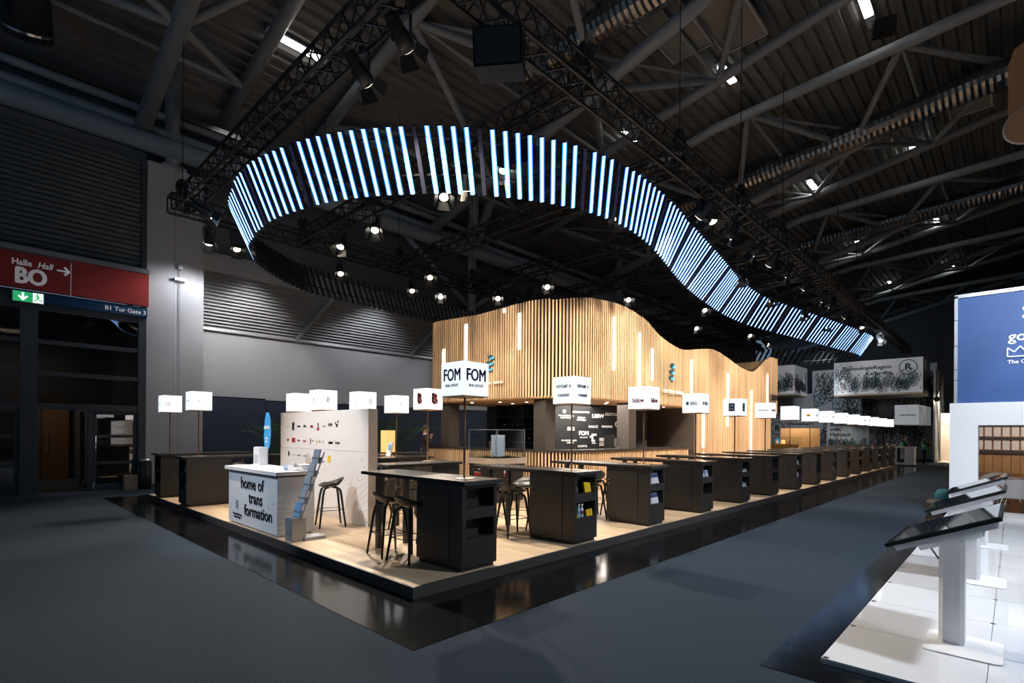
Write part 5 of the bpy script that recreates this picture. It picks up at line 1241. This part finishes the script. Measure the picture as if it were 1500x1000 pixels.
dc = thing('driftwood_block', 'dark brown block at the aisle side of the demo stand', 'block', (16.2, 1.36, 0)); MB().lathe([(.16, 0), (.2, .06), (.19, .20), (.14, .27), (.03, .29)], 9).build('block_body', mat('dark_brown_wood', (.05, .03, .02), .6, var=.4), dc)
# hanging wooden guitar-like sign at right edge
hs = thing('hanging_wood_sign', 'orange brown hanging sign with dark slots cut by the right photo edge', 'hanging sign', (10.0, -.02, 6.2))
mb = MB(); pp2 = [(.06, -.25), (.10, 0), (.10, .75), (.04, .95), (-.10, 1.02), (-1.2, 1.02), (-1.2, -.25)]
mb.add([(0, u, z) for u, z in pp2] + [(.06, u, z) for u, z in pp2], [tuple(range(7))[::-1], tuple(range(7, 14))] + [(i, (i + 1) % 7, 7 + (i + 1) % 7, 7 + i) for i in range(7)]).build('sign_body', mat('orange_wood', (.50, .24, .08), .5, var=.1), hs, loc=(0, .0, 0))
for z in (.25, .55): MB().box(-.012, 0, -.30, -.06, z, z + .14).build('slot', ink, hs)
MB().lathe([(.24, .0), (.24, .045)], 28).build('round_face', mat('orange_face', (.55, .27, .11), .5, var=.05), hs, loc=(-.035, -.1, -.15), rot=(0, pi / 2, 0))
MB().path([(.245 * cos(k * pi / 16), .245 * sin(k * pi / 16), .02) for k in range(33)], .012, 6).build('round_rim', alu, hs, loc=(-.03, -.1, -.15), rot=(0, pi / 2, 0))
MB().tube((.03, -.5, 1.0), (.03, -.5, 8), .01, n=5).build('hanging_wire', steel, hs)

# ================================================================== LEAF-PRINT STAND AT THE FAR END
hfun = lambda t: .66 if t < .1 else .52 if t < .72 else .60 + (t - .72) * 1.5
def leaves(parent, x, y0, y1, z0, z1, n, size, seed, ups=True, mats_=(ink, teal), dens=1, face=1, nm='leaf_print'):
    r = random.Random(seed); mbs = [MB(), MB()]
    W_ = y1 - y0; Hh = z1 - z0
    for k in range(n):
        mb = mbs[0 if r.random() < .68 else 1]
        cy = y0 + W_ * ((k * .618034 + r.uniform(-.03, .03)) % 1); fy = (cy - y0) / W_
        hmax = Hh * (1 if not ups else hfun(fy)) - size * .75
        cz = z0 + max(.05, hmax) * ((k * .7548776) % 1)
        a = pi / 2 + r.uniform(-.45, .45); L = size * r.uniform(.7, 1.35); bw_ = L * r.uniform(.17, .28); bend = r.uniform(-.5, .5)
        th_ = size * .016
        def pt(s_, o_):
            aa = a + bend * s_; return (cy + L * s_ * cos(a + bend * s_ * .5) - o_ * sin(aa), cz + L * s_ * sin(a + bend * s_ * .5) + o_ * cos(aa))
        N_ = 9; lines = []
        for sd in (-1, 1): lines.append([pt(i / N_, sd * bw_ * sin(pi * (i / N_) ** .8)) for i in range(N_ + 1)])
        lines.append([pt(i / 4, 0) for i in range(5)])
        for i in range(1, 4):
            s_ = i / 5
            for sd in (-1, 1): lines.append([pt(s_, 0), pt(min(1, s_ + .14), sd * bw_ * .85 * sin(pi * min(1, s_ + .14) ** .8))])
        for ln in lines:
            for (a0, b0), (a1, b1) in zip(ln, ln[1:]):
                if not (y0 < a0 < y1 and y0 < a1 < y1 and z0 < b0 < z1 and z0 < b1 < z1): continue
                dx, dz = a1 - a0, b1 - b0; q = math.hypot(dx, dz) or 1; nx, nz = -dz / q * th_, dx / q * th_
                if face == 1: mb.add([(x, a0 + nx, b0 + nz), (x, a1 + nx, b1 + nz), (x, a1 - nx, b1 - nz), (x, a0 - nx, b0 - nz)], [(0, 1, 2, 3)])
                else: mb.add([(a0 + nx, x, b0 + nz), (a1 + nx, x, b1 + nz), (a1 - nx, x, b1 - nz), (a0 - nx, x, b0 - nz)], [(0, 1, 2, 3)])
    for mb, m_ in zip(mbs, mats_):
        if mb.v: mb.build(nm, m_, parent, off=True)
hb = thing('hanging_banner_box', 'long hanging white box with leaf print and technology region lettering', 'hanging sign', (42, 6.6, 4.58))
MB().box(42, 46, 4.18, 9.08, 4.58, 6.80).build('banner_panel', leafpan, hb, off=True); MB().box(41.98, 46.02, 4.16, 9.10, 4.46, 4.58).build('lower_rim', mat('pale_wood_rim', (.36, .28, .20), .6, var=.1), hb, off=True)
leaves(hb, 41.985, 4.2, 9.06, 4.6, 6.75, 60, .85, 11); leaves(hb, 4.17, 42, 46, 4.6, 6.6, 26, 1.1, 12, face=2)
text('TechnologieRegion', .36, ink, hb, (41.97, 5.80, 6.30), FX, .012, align='RIGHT', off=True); text('Karlsruhe', .36, ink, hb, (41.97, 5.80, 5.92), FX, .012, align='RIGHT', off=True)
text('R', .60, ink, hb, (41.97, 4.93, 6.20), FX, .03, off=True)
rg = MB(); 
for k in range(28):
    a0, a1 = 2 * pi * k / 28, 2 * pi * (k + 1) / 28; rg.add([(41.97, 4.93 + r_ * cos(a_), 6.2 + r_ * sin(a_)) for a_ in (a0, a1) for r_ in (.44, .49)], [(0, 1, 3, 2)])
rg.build('ring_mark', ink, hb, off=True)
hb2 = thing('hanging_banner_box', 'smaller hanging box with leaf print just right of the pavilion end', 'hanging sign', (44, 12.2, 4.95))
MB().box(44, 47.5, 12.18, 15.5, 4.95, 7.15).build('banner_panel', leafpan, hb2, off=True); MB().box(43.98, 47.5, 12.16, 15.5, 4.83, 4.95).build('lower_rim', MATS['pale_wood_rim'], hb2, off=True)
leaves(hb2, 43.985, 12.2, 15.4, 5.0, 7.1, 34, 1.0, 21); leaves(hb2, 12.17, 44, 47.4, 5.0, 7.1, 30, 1.0, 22, face=2, mats_=(ink, ink))
lwal = thing('leaf_wall', 'tall grey booth wall printed with dark leaves at the far end', 'booth wall', (50, 8, 0))
MB().box(50, 50.3, 4.15, 16.0, 0, 5.3).box(49.9, 50, 4.15, 12.4, 5.3, 7.2).build('panel', leafdk, lwal, off=True)
MB().box(44.0, 50, 3.72, 3.82, 0, 6.2).build('panel', leafdk, lwal, off=True)
leaves(lwal, 49.88, 4.2, 12.35, .1, 7.1, 62, 1.7, 31, ups=False, mats_=(ink, deepteal)); leaves(lwal, 3.70, 44.1, 49.9, .1, 6.1, 30, 1.6, 33, ups=False, face=2, mats_=(ink, deepteal))
sbd = thing('slogan_board', 'pale board with black three-line slogan above the green leaf print', 'sign board', (48.5, 9.2, 0))
MB().box(48.5, 48.7, 8.1, 10.95, .5, 3.25).build('board', mat('pale_board', (.34, .355, .36), .7, var=.04), sbd, off=True)
text('Bioökonomie\ntrifft\nHightech.', .40, ink, sbd, (48.48, 10.75, 2.22), FX, .016, align='LEFT', off=True); leaves(sbd, 48.485, 8.2, 10.9, .55, 1.6, 26, .9, 41, mats_=(ink, mat('green_print', (.05, .25, .12), .6, var=.1)))
rb2 = thing('round_mark_board', 'grey board with large ringed letter R beside the pavilion end', 'sign board', (44, 12.4, 0))
MB().box(44, 44.2, 10.9, 14.4, 1.55, 2.95).build('board', mat('grey_board', (.20, .21, .22), .7, var=.04), rb2, off=True); text('R', .62, ink, rb2, (43.98, 13.35, 2.28), FX, .03, off=True); text('TechnologieRegion', .24, ink, rb2, (43.98, 12.75, 2.62), FX, .012, align='LEFT', off=True)
rg = MB()
for k in range(28):
    a0, a1 = 2 * pi * k / 28, 2 * pi * (k + 1) / 28; rg.add([(43.98, 13.35 + r_ * cos(a_), 2.28 + r_ * sin(a_)) for a_ in (a0, a1) for r_ in (.46, .52)], [(0, 1, 3, 2)])
rg.build('ring_mark', ink, rb2, off=True)
tb_ = thing('tan_booth', 'warm lit tan sales booth with goods behind the last bar tables', 'booth', (40, 11, 0))
MB().box(40.4, 40.5, 9.55, 12.05, .6, 2.24).build('rear_panel', tan_mt, tb_, off=True); MB().box(38.8, 39.4, 10.6, 12.4, 0, 1.15).build('counter', mat('orange_counter', (.70, .36, .10), .6, var=.1), tb_, off=True)
MB().box(38.6, 38.62, 10.2, 12.6, 1.15, 1.65).build('glass_screen', glass, tb_, off=True)
l = bpy.data.lights.new('booth_lamp', 'AREA'); l.energy = 90; l.size = 1.2; l.color = (1, .78, .5); lo = bpy.data.objects.new('booth_lamp', l); COL.objects.link(lo); lo.location = (39.0, 10.8, 3.4)
for k, (y, z, s_, nm) in enumerate(((11.9, 1.15, .22, 'white kettle'), (11.5, 1.15, .3, 'amber jar'), (11.1, 1.15, .24, 'brown box'))):
    g = thing('counter_item', nm + ' on the tan booth counter', 'booth goods', (39.1, y, z)); MB().lathe([(s_ * .4, 0), (s_ * .5, s_ * .2), (s_ * .45, s_ * .8), (s_ * .2, s_)], 12).build('vessel', (white_mt, amber, tan_mt)[k], g, smooth=True); MB().lathe([(s_ * .22, s_), (s_ * .2, s_ * 1.1)], 10).build('lid', black_pl, g)
bl = thing('blue_figure', 'small light blue rounded display figure beside the tan booth', 'display', (42.5, 12.9, .75)); MB().lathe([(.1, 0), (.22, .1), (.26, .45), (.18, .7), (.03, .78)], 14).build('figure_body', cyan, bl, smooth=True); MB().box(-.35, .35, -.35, .35, -.75, 0).build('stand', black_pl, bl)
HX = 42.0
for k in range(5):
    b = thing('hanging_white_box', 'hanging white light box above the worker counter, ' + ('front one with small wordmark', 'second in line', 'third in line', 'fourth in line', 'fifth in line')[k], 'hanging sign', (HX + .1 + k * .95, 5.0 - .05 * k, 2.5))
    MB().box(0, .75, -.62, .64, 0, 1.27).build('box_body', mat('box_white', (.42, .43, .45), .6, emit=.12, ecol=(.8, .85, .9), var=.03), b); MB().tube((.45, 0, 1.27), (.45, 0, 1.95), .012, n=5).build('hanging_wire', steel, b)
    MB().box(-.002, 0, -.6, .62, 0, .02).build('lower_edge', alu, b)
    if k == 0: text('weissenburger', .15, ink, b, (-.01, -.05, .62), FX, .006)
wc = thing('worker_counter', 'white open counter with slatted side at the far end of the aisle', 'counter', (40.2, 5.0, 0))
MB().box(40.0, 41.0, 4.35, 6.2, 1.03, 1.10).build('counter_top', white_mt, wc, off=True); MB().box(40.0, 41.0, 4.35, 6.15, 0, .08).build('floor_panel', white_mt, wc, off=True); MB().box(40.0, 40.9, 4.38, 4.85, .08, 1.03).build('end_panel', white_mt, wc, off=True)
for y in (5.25, 5.55, 5.85, 6.08): MB().box(40.05, 40.15, y, y + .09, .08, 1.03).build('post', white_mt, wc, off=True)
for k, (y, c) in enumerate(((5.75, 'white cup'), (5.45, 'white napkin box'))):
    g = thing('counter_item', c + ' on the worker counter', 'tableware', (40.3, y, 1.10)); (MB().lathe([(.06, 0), (.08, .2)], 12) if k == 0 else MB().box(-.12, .12, -.12, .12, 0, .12)).build('vessel', white_mt, g); MB().box(-.04, .04, -.04, .04, .12 if k else .2, .15 if k else .22).build('lid', copper, g)
lb = thing('lit_booth', 'bright cream booth with open front at the end of the aisle', 'booth', (44.5, 3.0, 0))
MB().box(47, 47.1, .5, 3.68, 0, 3.35).build('rear_panel', mat('cream_panel', (.80, .70, .58), .6, var=.03), lb, off=True); MB().box(44, 47.1, .5, 3.6, 0.004, .06).build('booth_floor', MATS['cream_panel'], lb, off=True)
text('EINTRITT\nFREI', .22, ink_gy, lb, (46.98, 3.2, 2.5), FX, off=True); MB().box(46.9, 46.98, 1.9, 2.3, 1.5, 2.0).build('wall_screen', ink, lb, off=True)
l = bpy.data.lights.new('booth_lamp', 'AREA'); l.energy = 260; l.size = 1.5; l.color = (1, .85, .68); lo = bpy.data.objects.new('booth_lamp', l); COL.objects.link(lo); lo.location = (45.2, 2.8, 4.4); lo.rotation_euler = (0, R_(-25), 0)
fl2 = thing('flood_lamp', 'bright warm flood lamp glaring above the cream booth', 'lamp', (43.75, 3.62, 4.12)); MB().lathe([(.05, 0), (.16, .02), (.17, .2), (.06, .3)], 14).build('can', black_mt, fl2, rot=(0, R_(-70), 0)); MB().lathe([(.15, -.005), (.15, 0)], 14).build('lens', mat('flood_lens', (1, .9, .7), .3, emit=40, ecol=(1, .8, .5), var=.01), fl2, rot=(0, R_(-70), 0))
MB().tube((-.1, 0, .1), (.40, .14, .1), .025, n=6).build('wall_arm', black_mt, fl2)

# ------------------------------------------------------------------ items by the entrance
wb = thing('waste_bin', 'black cylindrical waste bin by the entrance door frame', 'bin', (3.92, 19.35, 0)); MB().lathe([(.16, 0), (.17, .02), (.17, .82), (.15, .84)], 18).build('bin_body', black_pl, wb, smooth=True); MB().lathe([(.172, .84), (.172, .90), (.12, .93), (.03, .935)], 18).build('bin_lid', steel, wb, smooth=True); MB().box(-.175, -.165, -.05, .05, .5, .6).build('sticker', hivis, wb)
cb = thing('cardboard_box', 'small brown cardboard box on the floor beside the black bin', 'box', (3.55, 19.4, 0)); MB().box(-.16, .16, -.14, .14, 0, .44).build('box_body', mat('cardboard', (.34, .24, .17), .8, var=.08), cb); MB().box(-.162, .162, -.03, .03, .2, .442).build('tape', mat('tape', (.42, .32, .22), .5, var=.05), cb)
